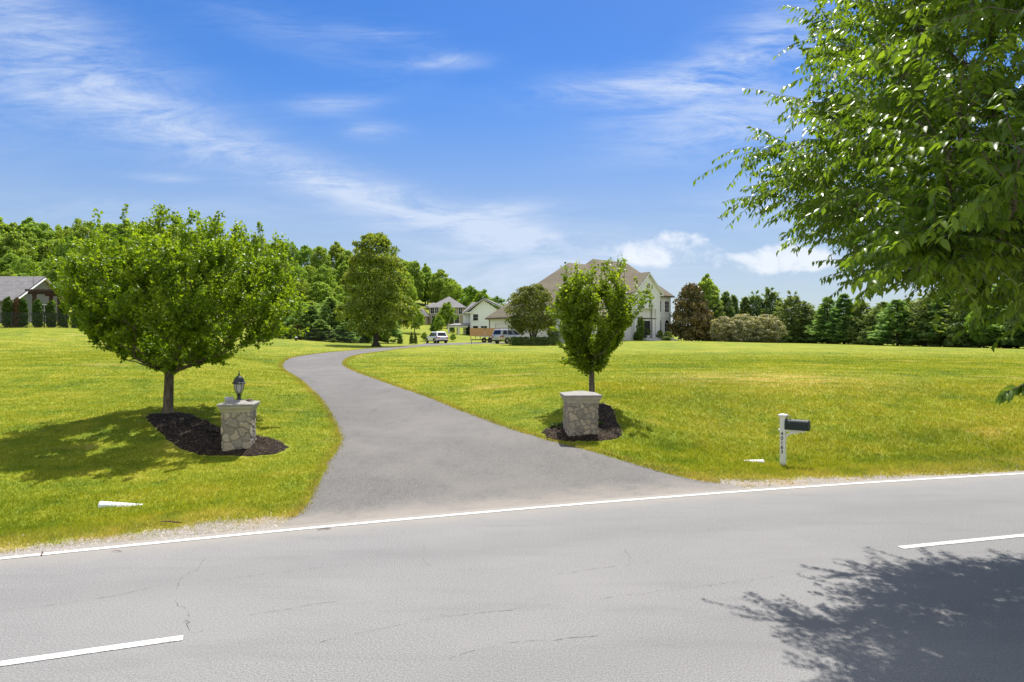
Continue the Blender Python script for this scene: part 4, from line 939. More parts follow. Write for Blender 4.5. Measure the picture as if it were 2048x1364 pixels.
def mailbox():
    g = at(1566, 932); r = empty('mailbox', g, R(-36), 'dark green mailbox on a white post with black digits, beside the road', 'mailbox')
    # local +x is the way the box points
    w = .060; W = MT['white']
    MB().box(-w, w, -w, w, -.2, 1.20).build('post', W, r, bevel=.006)
    cp = MB().sq([(w+.012, 1.17), (w+.016, 1.185), (w+.034, 1.20), (w+.036, 1.225), (w+.02, 1.24), (.01, 1.252)]); cp.build('cap', W, r, bevel=.004)
    MB().box(-.10, .50, -.045, .045, .835, .885).build('arm', W, r, bevel=.004)
    br = MB(); pts = [np.array((w+.0, 0, .66))+np.array((.30*(1-math.cos(t)), 0, .17*math.sin(t))) for t in np.linspace(0, math.pi/2, 9)]
    for a, b in zip(pts[:-1], pts[1:]): br.bar(a, b+(b-a)*.05, .04, .05)
    br.build('brace', W, r)
    # the box: a half round tunnel section
    sec = [(-.11, 0), (-.11, .135)]+[(-.11*math.cos(t), .135+.11*math.sin(t)) for t in np.linspace(.2, math.pi-.2, 13)]+[(.11, .135), (.11, 0)]
    def tun(x0, x1, k, z): return MB().prism([(x0, y*k, z+h*k) for y, h in sec], (x0, 0, 0), (x1, 0, 0))
    tun(.06, .575, 1, .888).build('box', MT['box'], r, bevel=.004)
    tun(.572, .592, 1.05, .885).build('box_door', MT['box'], r, bevel=.005)
    MB().box(.592, .606, -.015, .015, 1.09, 1.115).build('door_latch', MT['grey_metal'], r, bevel=.003)
    sc = MB(); sc.tube([(w+.005, 0, 1.09), (w+.03, 0, 1.165), (w+.06, 0, 1.20), (w+.10, 0, 1.205), (w+.118, 0, 1.185), (w+.10, 0, 1.165), (w+.085, 0, 1.175)], .011, 7)
    sc.build('scroll', MT['grey_metal'], r, smooth=True)
    text_mesh('house_number', '4\n0\n1\n6\n3', .118, MT['black'], r, (-.008, -w-.003, .56), (R(90), 0, 0), .002, .91)
def half_pipe(px, py, rz, ln, rad, label, pitch=0.0):
    g = at(px, py); r = MB(); n = 11; V = []; Fc = []; ns = 22
    for i in range(ns+1):
        x = ln*i/ns; rr = rad*(1+.06*(i % 2)); cut = max(.0, x/ln)
        for k in range(n):
            t = math.pi*k/(n-1); V.append((x, rr*math.cos(t), rr*math.sin(t)*1.0-rad*.55-x*pitch))
    r.add(V, [(i*n+k, i*n+k+1, (i+1)*n+k+1, (i+1)*n+k) for i in range(ns) for k in range(n-1)])
    r.add([(0, rad*.8*math.cos(t), rad*.8*math.sin(t)-rad*.55) for t in np.linspace(0, math.pi, 9)], [tuple(range(9))])
    o = r.build('drain_pipe', MT['pipe'], None); o.location = g+np.array((0, 0, .03)); o.rotation_euler = (0, 0, rz)
    return tag(o, label, 'drain pipe')
def fence():
    C = np.array([gp(-420, 62)[:2], gp(-240, 61)[:2], gp(-60, 60.5)[:2], gp(0, 60)[:2], gp(70, 61)[:2], gp(140, 62)[:2], gp(210, 63.5)[:2], gp(330, 67)[:2], gp(450, 70.5)[:2], gp(560, 74)[:2], gp(610, 75.2)[:2], gp(655, 76)[:2], gp(730, 78.5)[:2]])
    Q = smooth_poly(C, 400); L = np.concatenate([[0], np.cumsum(np.linalg.norm(np.diff(Q, axis=0), axis=1))])
    f = lambda l: np.array((np.interp(l, L, Q[:, 0]), np.interp(l, L, Q[:, 1]))); tot = L[-1]
    b = f(tot/2); r = empty('metal_fence', (*b, float(tz(*b))), 0, 'long black metal picket fence along the arborvitae hedge', 'fence'); inv = np.array((*b, float(tz(*b))))
    P3 = lambda l, h: np.array((*f(l), float(tz(*f(l)))+h))-inv
    for l in np.arange(0, tot, 2.4):
        MB().bar(P3(l, -.2), P3(l, 1.42), .06).build('post', MT['black'], r)
    for h in (.12, 1.12, 1.32):
        m = MB()
        for l in np.arange(0, tot-.01, 2.4): m.bar(P3(l, h), P3(min(l+2.4, tot), h), .03, .035)
        m.build('rail', MT['black'], r)
    m = MB()
    for l in np.arange(.12, tot, .115): m.bar(P3(l, .02), P3(l, 1.36), .018)
    o = m.build('pickets', MT['black'], r); o['kind'] = 'stuff'
# ---- houses: local frame, x along the facade, y back into the house, z up
def hip(mb, x0, x1, y0, y1, ze, slope, ov=.35, th=.12, mi=0):
    """hip roof over a rectangle; the ridge runs along the longer side"""
    x0 -= ov; x1 += ov; y0 -= ov; y1 += ov; ze -= ov*slope
    hx, hy = (x1-x0)/2, (y1-y0)/2; h = min(hx, hy)*slope
    if hx >= hy: a, b = (x0+hy, (y0+y1)/2), (x1-hy, (y0+y1)/2)
    else: a, b = ((x0+x1)/2, y0+hx), ((x0+x1)/2, y1-hx)
    V = [(x0, y0, ze), (x1, y0, ze), (x1, y1, ze), (x0, y1, ze), (*a, ze+h), (*b, ze+h)]
    F4 = [(0, 1, 5, 4), (1, 2, 5), (2, 3, 4, 5), (3, 0, 4)] if hx >= hy else [(0, 1, 4), (1, 2, 5, 4), (2, 3, 5), (3, 0, 4, 5)]
    V2 = [(x, y, z-th) for x, y, z in V[:4]]
    mb.add(V+V2, F4+[(0, 6, 7, 1), (1, 7, 8, 2), (2, 8, 9, 3), (3, 9, 6, 0), (6, 9, 8, 7)], mi)
def gutter(mb, x0, x1, y0, y1, ze, slope, ov=.35):
    x0 -= ov; x1 += ov; y0 -= ov; y1 += ov; z = ze-ov*slope-.125
    for a, b in (((x0, y0), (x1, y0)), ((x1, y0), (x1, y1)), ((x1, y1), (x0, y1)), ((x0, y1), (x0, y0))): mb.bar((*a, z), (*b, z), .13, .14)
def window(parent, c, u, w, h, mull=(2, 3), arch=False, shutters=None, frame='trim', name='window', out=.04):
    """window on a wall: c centre of the sill line, u unit vector along the wall, outward = u x z"""
    u = np.array((*u, 0.)); nrm = np.cross(u, (0, 0, 1.)); c = np.array(c, float)
    P = lambda a, z, o=0.0: c+u*a+np.array((0, 0, z))+nrm*o
    outl = [(-w/2, 0), (w/2, 0)]+([(w/2*math.cos(t), h-w/2+w/2*math.sin(t)) for t in np.linspace(0, math.pi, 11)] if arch else [(w/2, h), (-w/2, h)])
    f = MB(); cx, cy = 0, h*.5; k = len(outl)
    big = [(a+(.09 if a > 0 else -.09), z+(.09 if z > h*.4 else -.09)) for a, z in outl]
    V = [P(a, z, out) for a, z in outl]+[P(a, z, out+.0) for a, z in big]+[P(a, z, -.02) for a, z in big]
    f.add(V, [(i, (i+1) % k, k+(i+1) % k, k+i) for i in range(k)]+[(k+i, k+(i+1) % k, 2*k+(i+1) % k, 2*k+i) for i in range(k)])
    zt = h-(w/2 if arch else 0)
    for i in range(1, mull[0]): f.bar(P(-w/2+w*i/mull[0], 0, out), P(-w/2+w*i/mull[0], zt, out), .045, .03, up=nrm)
    for j in range(1, mull[1]): f.bar(P(-w/2, zt*j/mull[1], out), P(w/2, zt*j/mull[1], out), .045, .03)
    if arch: f.bar(P(-w/2, zt, out), P(w/2, zt, out), .08, .04)
    o = f.build(name, MT[frame], parent)
    MB().add([P(a, z, .012) for a, z in outl], [tuple(range(k))]).build('pane', MT['glass'], o)
    sl = MB(); sl.bar(P(-w/2-.14, -.13, out), P(w/2+.14, -.13, out), .1, .07); sl.build('sill', MT[frame], o)
    return o
def main_house():
    k = 1.06; P0 = np.array((20.75, 98.0))*k; z0 = H-(680.3-CY)/F*104
    r = empty('white_house', (*P0, z0), R(40), 'large white brick house with brown hip roofs, columned gable and garage wing', 'house')
    S = k; e1 = (9.55-2.95)*S+.25; eg = (6.30-3.0)*S+.1
    W = MB(); W.box(-13*S, 3.3*S, 0, 9.2*S, -.6, e1); W.build('main_wall', MT['brick_white'], r)
    W = MB()
    # garage wing with real door openings on its left end (x = -20.9)
    gx, ya, yb = -20.9*S, -3.1*S, 12.3*S
    doors = [(12.3-3.83, 12.3-1.38), (12.3-7.3, 12.3-4.88), (12.3-11.55, 12.3-8.56)]; ys = [ya]; dh = 2.35
    for a, b in sorted(doors): ys += [a*S, b*S]
    ys.append(yb)
    for i in range(0, len(ys), 2): W.box(gx, gx+.3, ys[i], ys[i+1], -.6, eg)
    for i in range(1, len(ys)-1, 2): W.box(gx+.002, gx+.3, ys[i], ys[i+1], dh, eg)
    W.box(gx+.3, -13.002*S, ya, ya+.3, -.6, eg); W.box(gx+.3, -13.002*S, yb-.3, yb, -.6, eg); W.box(gx+.3, -13.002*S, 9.4*S, 9.4*S+.2, -.6, eg)
    W.build('garage_wall', MT['brick_white'], r)
    MB().box(gx+5.5, gx+5.6, ya+.3, yb-.3, -.6, eg).box(gx+.3, gx+5.5, ya+.3, yb-.3, eg-.2, eg-.05).build('garage_interior', MT['dark'], r)
    for j, (a, b) in enumerate(doors):
        f = MB(); f.box(gx-.03, gx+.05, a*S-.12, a*S, -.2, dh+.12); f.box(gx-.03, gx+.05, b*S, b*S+.12, -.2, dh+.12); f.box(gx-.031, gx+.05, a*S, b*S, dh, dh+.121)
        fo = f.build('door_frame', MT['trim'], r)
        if j != 1:
            d = MB()
            for q in range(4):
                h = dh/4; d.box(gx+.1, gx+.15, a*S+.01, b*S-.01, q*h+.01, (q+1)*h-.01)
                for t in range(4): 
                    pw = (b-a)*S/4; d.box(gx+.085, gx+.1, a*S+t*pw+.08, a*S+(t+1)*pw-.08, q*h+.09, (q+1)*h-.09)
            d.build('garage_door', MT['door'], r, bevel=.008)
        else: MB().box(gx+.12, gx+.17, a*S+.01, b*S-.01, dh-.55, dh-.02).build('garage_door', MT['door'], r, bevel=.008)
    for y in (12.3-4.35, 12.3-7.95):
        s = MB(); s.box(gx-.16, gx-.04, y*S-.09, y*S+.09, 1.65, 2.05); s.bar((gx-.1, y*S, 2.05), (gx-.1, y*S, 2.2), .05); s.box(gx-.06, gx-.001, y*S-.05, y*S+.05, 1.9, 2.0); s.build('wall_lantern', MT['black'], r, bevel=.01)
    ro = MB(); hip(ro, -13*S, 3.3*S, 0, 9.2*S, e1, 1.0, .4)
    ro.build('main_roof', MT['roof_brown'], r)
    ro = MB(); ov = .4; sl = .93; g0, y0, y1, zz = gx-ov, ya-ov, yb+ov, eg-ov*sl; hy = (y1-y0)/2; xr = -9.6*S; dv = .4-.02-ya; zr = zz+hy*sl
    V = [(g0, y0, zz), (xr, y0, zz), (xr, -.02, zz), (xr-dv, -.02, zz+dv*sl), (-9*S, y0+hy, zr), (g0+hy, y0+hy, zr), (g0, y1, zz), (-9*S, y1, zz)]
    ro.add(V+[(x, y, z-.12) for x, y, z in V], [(0, 1, 3, 4, 5), (1, 2, 3), (6, 0, 5), (7, 6, 5, 4), (0, 8, 9, 1), (6, 14, 8, 0), (1, 9, 10, 2), (8, 14, 15, 12, 11, 10, 9)]); ro.build('garage_roof', MT['roof_brown'], r)
    gt = MB(); gutter(gt, -13*S, 3.3*S, 0, 9.2*S, e1, 1.0, .42); gutter(gt, gx, -5*S, ya, yb, eg, .93, .42)
    gt.build('gutter', MT['fascia'], r)
    for y in (12.15*S, .15*S): MB().tube([(gx-.3, y, eg-.5), (gx-.07, y, eg-.75), (gx-.07, y, .05)], .05, 8).build('downspout', MT['fascia'], r)
    # pedimented entrance bay
    gw = 5.6*S; pf = -.7; ez = e1+.05; ax = -gw/2; rise = gw/2*.92
    W = MB(); W.box(-gw, 0, pf, -.003, 4.7, ez); W.add([(-gw, pf, ez), (0, pf, ez), (ax, pf, ez+rise)], [(0, 1, 2)])
    W.box(-gw, -gw+1.0, pf, -.003, -.6, 4.7); W.box(-1.0, 0, pf, -.003, -.6, 4.7); W.build('entrance_bay', MT['brick_white'], r)
    ro = MB()
    for s in (-1, 1):
        b = ax+s*(gw/2+.45); zb = ez-.45*.92
        ro.add([(ax, pf-.35, ez+rise+.1), (b, pf-.35, zb+.1), (b, 6, zb+.1), (ax, 6, ez+rise+.1), (ax, pf-.35, ez+rise+.02), (b, pf-.35, zb+.02), (b, 6, zb+.02), (ax, 6, ez+rise+.02)], [(0, 1, 2, 3), (4, 7, 6, 5), (0, 4, 5, 1), (1, 5, 6, 2)])
    ro.build('gable_roof', MT['roof_brown'], r)
    fa = MB()
    for s in (-1, 1):
        b = ax+s*(gw/2+.42); fa.bar((ax, pf-.3, ez+rise-.12), (b, pf-.3, ez-.45*.92-.1), .14, .26, up=(0, 1, 0)); fa.box(min(ax+s*gw/2, b)-(.0 if s > 0 else .0), max(ax+s*gw/2, b)+.0, pf-.36, pf+.3, ez-.62, ez-.44)
        fa.bar((ax, pf-.05, ez+rise-.42), (b-s*.5, pf-.05, ez-.1), .08, .22, up=(0, 1, 0))
    fa.build('gable_trim', MT['trim'], r)
    # round window
    c = np.array((ax+.1, pf, ez+.75)); f = MB(); q = 20
    V = [c+np.array((rr*math.cos(t), o, rr*math.sin(t))) for rr, o in ((.42, -.06), (.58, -.06), (.60, .0)) for t in np.linspace(0, 2*math.pi, q, endpoint=False)]
    f.add(V, [(a*q+i, a*q+(i+1) % q, (a+1)*q+(i+1) % q, (a+1)*q+i) for a in (0, 1) for i in range(q)]); f.bar(c+(-.42, -.05, 0), c+(.42, -.05, 0), .05); f.bar(c+(0, -.05, -.42), c+(0, -.05, .42), .05)
    wo = f.build('round_window', MT['trim'], r); MB().add([c+np.array((.44*math.cos(t), -.012, .44*math.sin(t))) for t in np.linspace(0, 2*math.pi, q, endpoint=False)], [tuple(range(q))]).build('pane', MT['glass'], wo)
    for x in (-1.3, -gw+1.3):
        MB().lathe([(.30, .3), (.30, .42), (.25, .48), (.24, .7), (.22, 3.0), (.20, 4.35), (.22, 4.4), (.30, 4.5), (.30, 4.69)], 16, (x, pf+.3, 0)).build('column', MT['trim'], r, smooth=True)
    f = MB(); f.box(ax-.8, ax+.8, -.12, -.005, .3, 2.9); f.box(ax-1.3, ax-.95, -.12, -.005, .3, 2.9); f.box(ax+.95, ax+1.3, -.12, -.005, .3, 2.9)
    f.build('front_door', MT['dark'], r)
    st = MB(); st.box(-gw-.4, .7, -2.6, pf-.003, -.5, .30); st.box(-gw-.2, .9, -3.0, -2.6, -.5, .15); st.box(-gw, 1.1, -3.4, -3.0, -.5, .02); st.build('entrance_steps', MT['flag'], r)
    # wing windows
    for x in (.72, 2.35): window(r, (x*S, 0, 4.35), (1, 0), .62 if x < 1 else .95, 1.65, (1 if x < 1 else 2, 3))
    for x in (.72, 2.35): window(r, (x*S, 0, .75), (1, 0), .72 if x < 1 else 1.0, 2.35, (2, 3), True)
    b = MB(); b.box(.02, 3.3*S+.03, -.045, -.004, 3.45, 3.62); b.box(.02, 3.3*S+.03, -.03, -.004, 3.2, 3.28); b.build('string_course', MT['trim'], r)
    for x in (-7.5, -9.6, -11.6): window(r, (x*S, 0, 4.2), (1, 0), .95, 1.65, (2, 3)); window(r, (x*S, 0, .8), (1, 0), 1.0, 2.2, (2, 3))
    # pots
    for px, py, d, s, fl in ((1281, 678, 99.5, .6, 1.5), (1296, 677, 100.5, .75, 1.15)):
        b = pix(px, py+2.2, d); b[2] = max(b[2], tz(b[0], b[1])); t = empty('potted_plant', b, 0, 'leafy plant in the %s pale pot by the entrance steps' % ('smaller left' if s < .7 else 'larger right'), 'potted plant')
        MB().lathe([(.22*s, 0), (.30*s, .35*s), (.40*s, .75*s), (.44*s, .8*s), (.38*s, .82*s)], 14).build('pot', MT['terracotta'], t, smooth=True)
        cr = clump_crown(RNG, lambda h: .5*np.interp(h, [0, .3, .7, 1], [.3, .9, 1, .2]), 16, 40, .12, (.2, .3), .5, .1); Q, D, Nn, L, Wd, T = cr
        link('foliage', leaf_mesh('pot_leaves', Q*np.array((.9, .9, fl))+np.array((0, 0, .75*s)), D, Nn, L, Wd, T), LM['garden'], t)
def neighbours():
    # white gabled house with porch
    d = 135.0; sc = d/F; zb = H-(674-CY)*sc; X = lambda px: (px-CX)*sc; Z = lambda py: H-(py-CY)*sc-zb
    o = np.array((X(967), d, zb)); r = empty('white_gabled_house', o, R(-8), 'white sided two storey house with gable, grey roof and small porch', 'house')
    L = lambda px: (px-967)*sc
    W = MB(); xl, xr = L(939), L(1000); ze = Z(623); za = Z(600)
    W.box(xl, xr, 0, 10, -1, ze); W.add([(xl, 0, ze), (xr, 0, ze), (0, 0, za)], [(0, 1, 2)]); W.box(L(922), xl-.002, 1.6, 9, -1, Z(626)); W.build('wall', MT['siding'], r)
    ro = MB()
    for s, xe, zz in ((-1, L(924), Z(627.5)), (1, L(1012), Z(617))):
        ro.add([(0, -.5, za+.4), (xe, -.5, zz), (xe, 10.4, zz), (0, 10.4, za+.4), (0, -.5, za+.25), (xe, -.5, zz-.15), (xe, 10.4, zz-.15), (0, 10.4, za+.25)], [(0, 1, 2, 3), (4, 7, 6, 5), (0, 4, 5, 1), (1, 5, 6, 2), (3, 2, 6, 7)])
    yr = 9.0; ro.add([(L(920), 1.2, Z(625)), (-.4, 1.2, Z(625)), (-.4, 6.5, Z(600.5)), (L(931), 6.5, Z(600.5)), (L(931), 11, Z(625)), (-.4, 11, Z(625))], [(0, 1, 2, 3), (3, 2, 5, 4), (0, 3, 4)])
    ro.build('roof', MT['roof_grey'], r)
    t = MB()
    for s, xe, zz in ((-1, L(924), Z(627.5)), (1, L(1012), Z(617))): t.bar((0, -.52, za+.12), (xe, -.52, zz-.26), .06, .32, up=(0, 1, 0))
    t.box(xl-.9, xl+.6, -.35, -.004, ze-.35, ze-.1); t.build('gable_trim', MT['trim'], r)
    window(r, (L(951), 0, Z(641)), (1, 0), 1.0, 1.25, (1, 2), frame='trim'); window(r, (L(951), 0, Z(662)), (1, 0), 1.0, 1.0, (1, 2)); window(r, (L(968), 0, Z(662)), (1, 0), 1.2, 1.0, (2, 1))
    ds = MB().tube([(xl+.05, -.08, ze-.3), (xl+.05, -.08, 0)], .05, 6); ds.build('downspout', MT['grey_metal'], r)
    # porch
    ro = MB(); ro.add([(L(897), -2.2, Z(650.5)), (L(939), -2.2, Z(650.5)), (L(939), 1.6, Z(646)), (L(905), 1.6, Z(646)), (L(897), -2.2, Z(652.5)), (L(939), -2.2, Z(652.5)), (L(939), 1.6, Z(649)), (L(905), 1.6, Z(649))], [(0, 1, 2, 3), (4, 7, 6, 5), (0, 4, 5, 1), (0, 3, 7, 4), (1, 5, 6, 2)]); ro.build('porch_roof', MT['roof_slate'], r)
    MB().box(L(898), L(939)-.003, -2.1, -1.85, Z(655), Z(652.7)).build('porch_beam', MT['trim'], r)
    for px, y in ((900.5, -1.95), (921, -1.95), (911, 1.2)): MB().box(L(px)-.14, L(px)+.14, y-.14, y+.14, -1, Z(655)).build('porch_post', MT['trim'], r)
    window(r, (L(933), 1.6, .35), (1, 0), 1.0, 1.9, (1, 2), name='porch_door')
    # stone house behind
    d = 172.0; sc = d/F; zb = H-(650-CY)*sc; Z = lambda py: H-(py-CY)*sc-zb; L = lambda px: (px-893)*sc
    r = empty('stone_house', ((893-CX)*sc, d, zb), 0, 'beige stone house with pale grey hip roofs on the slope behind the white gabled house', 'house')
    W = MB(); W.box(L(858), L(931), 0, 9, -1.5, Z(613)); W.box(L(832), L(857), -3, 4, -1.5, Z(630)); W.box(L(872), L(886), -1.2, -.003, -1.5, Z(615)); W.build('wall', MT['beige_stone'], r)
    ro = MB(); hip(ro, L(858), L(931), 0, 9, Z(613), .62, .4); hip(ro, L(832), L(857), -3, 4, Z(630), 1.05, .4); hip(ro, L(850), L(880), 1, 8, Z(611), .5, .3); ro.build('roof', MT['roof_slate'], r)
    for px, py, w, h in ((865, 627, .9, 1.5), (874.5, 627, .9, 1.5), (908, 627, .9, 1.5), (921, 628, .9, 1.6), (914, 648, 1.0, 2.2), (883, 646, 1.0, 2.0), (867, 646, .9, 1.8)): 
        y = -1.2 if 871 < px < 887 else 0
        window(r, (L(px), y, Z(py)), (1, 0), w, h, (2, 2))
    for px in (835, 843.5): window(r, (L(px), -3, Z(643.5)), (1, 0), .9, 1.5, (2, 2))
    # grey roofed house at the left edge
    d = 85.0; r = empty('grey_roofed_house', (-58.5, 85, 5.0), 0, 'house with large grey shingle roof and white gable trim behind the fence', 'house')
    W = MB(); W.box(-22, 0, -5, 5, -1, 2.75); W.add([(0, -5, 2.75), (0, 5, 2.75), (0, 0, 5.75)], [(0, 1, 2)]); W.build('wall', MT['grey_siding'], r)
    ro = MB()
    for s in (-1, 1): ro.add([(.35, 0, 5.95), (.35, s*5.5, 2.62), (-22.4, s*5.5, 2.62), (-22.4, 0, 5.95), (.35, 0, 5.78), (.35, s*5.5, 2.45), (-22.4, s*5.5, 2.45), (-22.4, 0, 5.78)], [(0, 1, 2, 3), (4, 7, 6, 5), (0, 4, 5, 1), (1, 5, 6, 2)])
    ro.build('roof', MT['roof_grey'], r)
    t = MB()
    for s in (-1, 1): t.bar((.38, 0, 5.68), (.38, s*5.5, 2.36), .06, .34, up=(1, 0, 0))
    t.build('gable_trim', MT['trim'], r)
    sl = MB().box(-16.4, -15.2, -4.4, -3.2, 3.4, 3.9); sl.build('roof_dormer', MT['trim'], r)
    window(r, (0, .3, 1.1), (0, 1), 1.2, 1.3, (2, 2))
    # pergola
    g = gp(95, 74); r = empty('pergola', g, R(4), 'dark brown wooden pergola between the grey roofed house and the wide maple', 'pergola'); sc = 74/F; zt = H-(583-CY)*sc-g[2]
    for px in (70, 118):
        for y in (0, 3): MB().box((px-95)*sc-.15, (px-95)*sc+.15, y-.15, y+.15, -.3, zt-.3).build('post', MT['brown_wood'], r)
    for y in (0, 3): MB().box((58-95)*sc, (142-95)*sc, y-.09, y+.09, zt-.298, zt).build('beam', MT['brown_wood'], r)
    b = MB()
    for x in np.linspace((62-95)*sc, (138-95)*sc, 8): b.box(x-.06, x+.06, -.8, 3.8, zt+.002, zt+.2)
    b.build('rafters', MT['brown_wood'], r)
# ---- vehicles: local +x forward
def suv(name, loc, rz, label, ln, wd, ht, paint, boxy, rails=False):
    r = empty(name, loc, rz, label, 'car'); hl, hw = ln/2, wd/2; zb, zs = .26, ht*.60
    # stations: x, bottom z, shoulder z, half width
    st = [(-hl, .42, zs-.12, hw*.80), (-hl+.10, .32, zs-.02, hw*.93), (-hl+.5, zb, zs, hw*.99), (-hl*.2, zb, zs, hw), (hl*.28, zb, zs-.02, hw), (hl*.44, zb, zs-.05, hw*.99), (hl-.55, zb+.02, zs-.16, hw*.97), (hl-.14, .3, zs-.27, hw*.88), (hl, .38, zs-.40, hw*.70)]
    V = []; n = 12
    for x, b, s, w in st:
        m = (b+s)/2; half = [(0, b), (w*.82, b), (w*.97, b+.12), (w*1.0, m), (w*.985, s-.10), (w*.90, s), (0, s+.05 if x > hl*.3 else s)]
        ring = half+[(-y, z) for y, z in half[-2:0:-1]]
        V += [(x, y, z) for y, z in ring]
    Fc = [(i*n+k, i*n+(k+1) % n, (i+1)*n+(k+1) % n, (i+1)*n+k) for i in range(len(st)-1) for k in range(n)]+[tuple(range(n)), tuple(range((len(st)-1)*n, len(st)*n))]
    MB().add(V, Fc).build('body', MT[paint], r, smooth=True, bevel=.02)
    # cabin frame: belt ring to roof ring
    rb = -hl+(.08 if boxy else .18); rt = -hl+(.30 if boxy else .62); fb = hl*.46; ft = hl*.12; tw = hw*.74; bw = hw*.91
    belt = lambda x, s: (x, s*bw, zs-.02); top = lambda x, s: (x, s*tw, ht-.10)
    cab = MB(); V = [(rb, -bw, zs-.03), (fb, -bw, zs-.05), (fb, bw, zs-.05), (rb, bw, zs-.03), (rt, -tw, ht-.07), (ft, -tw, ht-.05), (ft, tw, ht-.05), (rt, tw, ht-.07)]
    rf = [(rt+.12, -tw*.8, ht-.005), (ft-.25, -tw*.8, ht), (ft-.25, tw*.8, ht), (rt+.12, tw*.8, ht-.005)]
    cab.add(V+rf, [(0, 1, 5, 4), (1, 2, 6, 5), (2, 3, 7, 6), (3, 0, 4, 7), (4, 5, 9, 8), (5, 6, 10, 9), (6, 7, 11, 10), (7, 4, 8, 11), (8, 9, 10, 11)])
    cab.build('cabin', MT[paint], r, bevel=.05, seg=3, smooth=False)
    def panel(nm, Q, off, mat='car_glass'):
        Q = [np.array(q, float) for q in Q]; nn = np.cross(Q[1]-Q[0], Q[2]-Q[0]); nn /= np.linalg.norm(nn)
        if nn@(sum(Q)/len(Q)-np.array((0, 0, ht*.5))) < 0: nn = -nn
        MB().add([q+nn*off for q in Q]+[q-nn*.02 for q in Q], [(0, 1, 2, 3), (0, 4, 5, 1), (1, 5, 6, 2), (2, 6, 7, 3), (3, 7, 4, 0)]).build(nm, MT[mat], r, bevel=.006)
    lerp = lambda a, b, t: np.array(a, float)*(1-t)+np.array(b, float)*t
    for s in (-1, 1):
        a0, a1 = (rb, s*bw, zs-.03), (fb, s*bw, zs-.05); b0, b1 = (rt, s*tw, ht-.07), (ft, s*tw, ht-.05)
        def q(u, v): return lerp(lerp(a0, a1, u), lerp(b0, b1, u), v)
        for u0, u1, v0 in (((.07, .30, .12), (.33, .61, .08), (.64, .93, .08))):
            panel('side_window', [q(u0, v0), q(u1, v0), q(u1, .84), q(u0+.02, .84)], .008)
        MB().box(fb-.28, fb-.12, min(s*hw*.95, s*(hw+.16)), max(s*hw*.95, s*(hw+.16)), zs+.0, zs+.14).build('wing_mirror', MT[paint], r, bevel=.03)
        panel('tail_light', [(-hl-.0, s*hw*.80, zs-.12), (-hl-.0, s*hw*.42 if not boxy else s*hw*.66, zs-.14), (-hl-.0, s*hw*.42 if not boxy else s*hw*.66, zs-.25), (-hl-.0, s*hw*.80, zs-.29 if not boxy else zs-.42)], .03, 'red')
        panel('tail_light', [(-hl+.04, s*hw*.90, zs-.10), (-hl+.40, s*hw*.992, zs-.12), (-hl+.34, s*hw*.992, zs-.24), (-hl+.04, s*hw*.91, zs-.30)], .02, 'red')
        panel('headlight', [(hl-.12, s*hw*.86, zs-.36), (hl-.42, s*hw*.96, zs-.26), (hl-.42, s*hw*.97, zs-.36), (hl-.12, s*hw*.88, zs-.47)], .02, 'frost')
        if rails: MB().tube([(rt+.2, s*tw*.84, ht-.01), (rt+.3, s*tw*.84, ht+.05), (ft-.3, s*tw*.84, ht+.05), (ft-.15, s*tw*.84, ht-.02)], .022, 6).build('roof_rail', MT['grey_metal'], r)
        for x in (-hl*.60, hl*.62):
            wr = .36; wh = MB(); y0, y1 = s*(hw-.23), s*(hw+.008)
            def disc(mb, rr, ya, yb, rin=0):
                q = 20; V = []
                for (rad, y) in ((rin or .01, ya), (rr*.9, ya), (rr, ya+(yb-ya)*.2), (rr, ya+(yb-ya)*.8), (rr*.9, yb), (rin or .01, yb)):
                    V += [(x+rad*math.cos(t), y, wr+rad*math.sin(t)) for t in np.linspace(0, 2*math.pi, q, endpoint=False)]
                mb.add(V, [(i*q+k, i*q+(k+1) % q, (i+1)*q+(k+1) % q, (i+1)*q+k) for i in range(5) for k in range(q)])
            disc(wh, wr, y0, y1, .2); wo = wh.build('wheel', MT['tyre'], r)
            rm = MB(); 
            for k in range(6):
                t = k*math.pi/3; rm.bar((x, y1-s*.03, wr), (x+.22*math.cos(t), y1-s*.03, wr+.22*math.sin(t)), .07, .05, up=(0, 1, 0))
            disc(rm, .235, y0+s*.05, y1-s*.02, .195); rm.build('rim', MT['rim'], wo)
            ar = MB(); pts = [(x+(wr+.045)*math.cos(t), s*(hw+.002), wr+(wr+.045)*math.sin(t)) for t in np.linspace(-.15, math.pi+.15, 13)]
            for a, b in zip(pts[:-1], pts[1:]): ar.bar(a, b, .05, .05, up=(0, 1, 0))
            ar.build('wheel_arch', MT['plastic'], r)
    a0, a1, b0, b1 = (rb, -bw, zs-.03), (rb, bw, zs-.03), (rt, -tw, ht-.07), (rt, tw, ht-.07)
    q = lambda u, v: lerp(lerp(a0, a1, u), lerp(b0, b1, u), v); panel('rear_window', [q(.1, .12), q(.9, .12), q(.88, .88), q(.12, .88)], .008)
    a0, a1, b0, b1 = (fb, -bw, zs-.05), (fb, bw, zs-.05), (ft, -tw, ht-.05), (ft, tw, ht-.05); panel('windscreen', [q(.06, .06), q(.94, .06), q(.92, .92), q(.08, .92)], .008)
    MB().box(-hl-.02, -hl+.25, -hw*.86, hw*.86, .28, .46).build('rear_bumper', MT['plastic'], r, bevel=.03); MB().box(hl-.3, hl-.02, -hw*.78, hw*.78, .27, .42).build('front_bumper', MT['plastic'], r, bevel=.03)
    MB().box(-hl-.02, -hl+.06, -.26, .26, zs-.42, zs-.28).build('number_plate', MT['plate'], r)
    return r
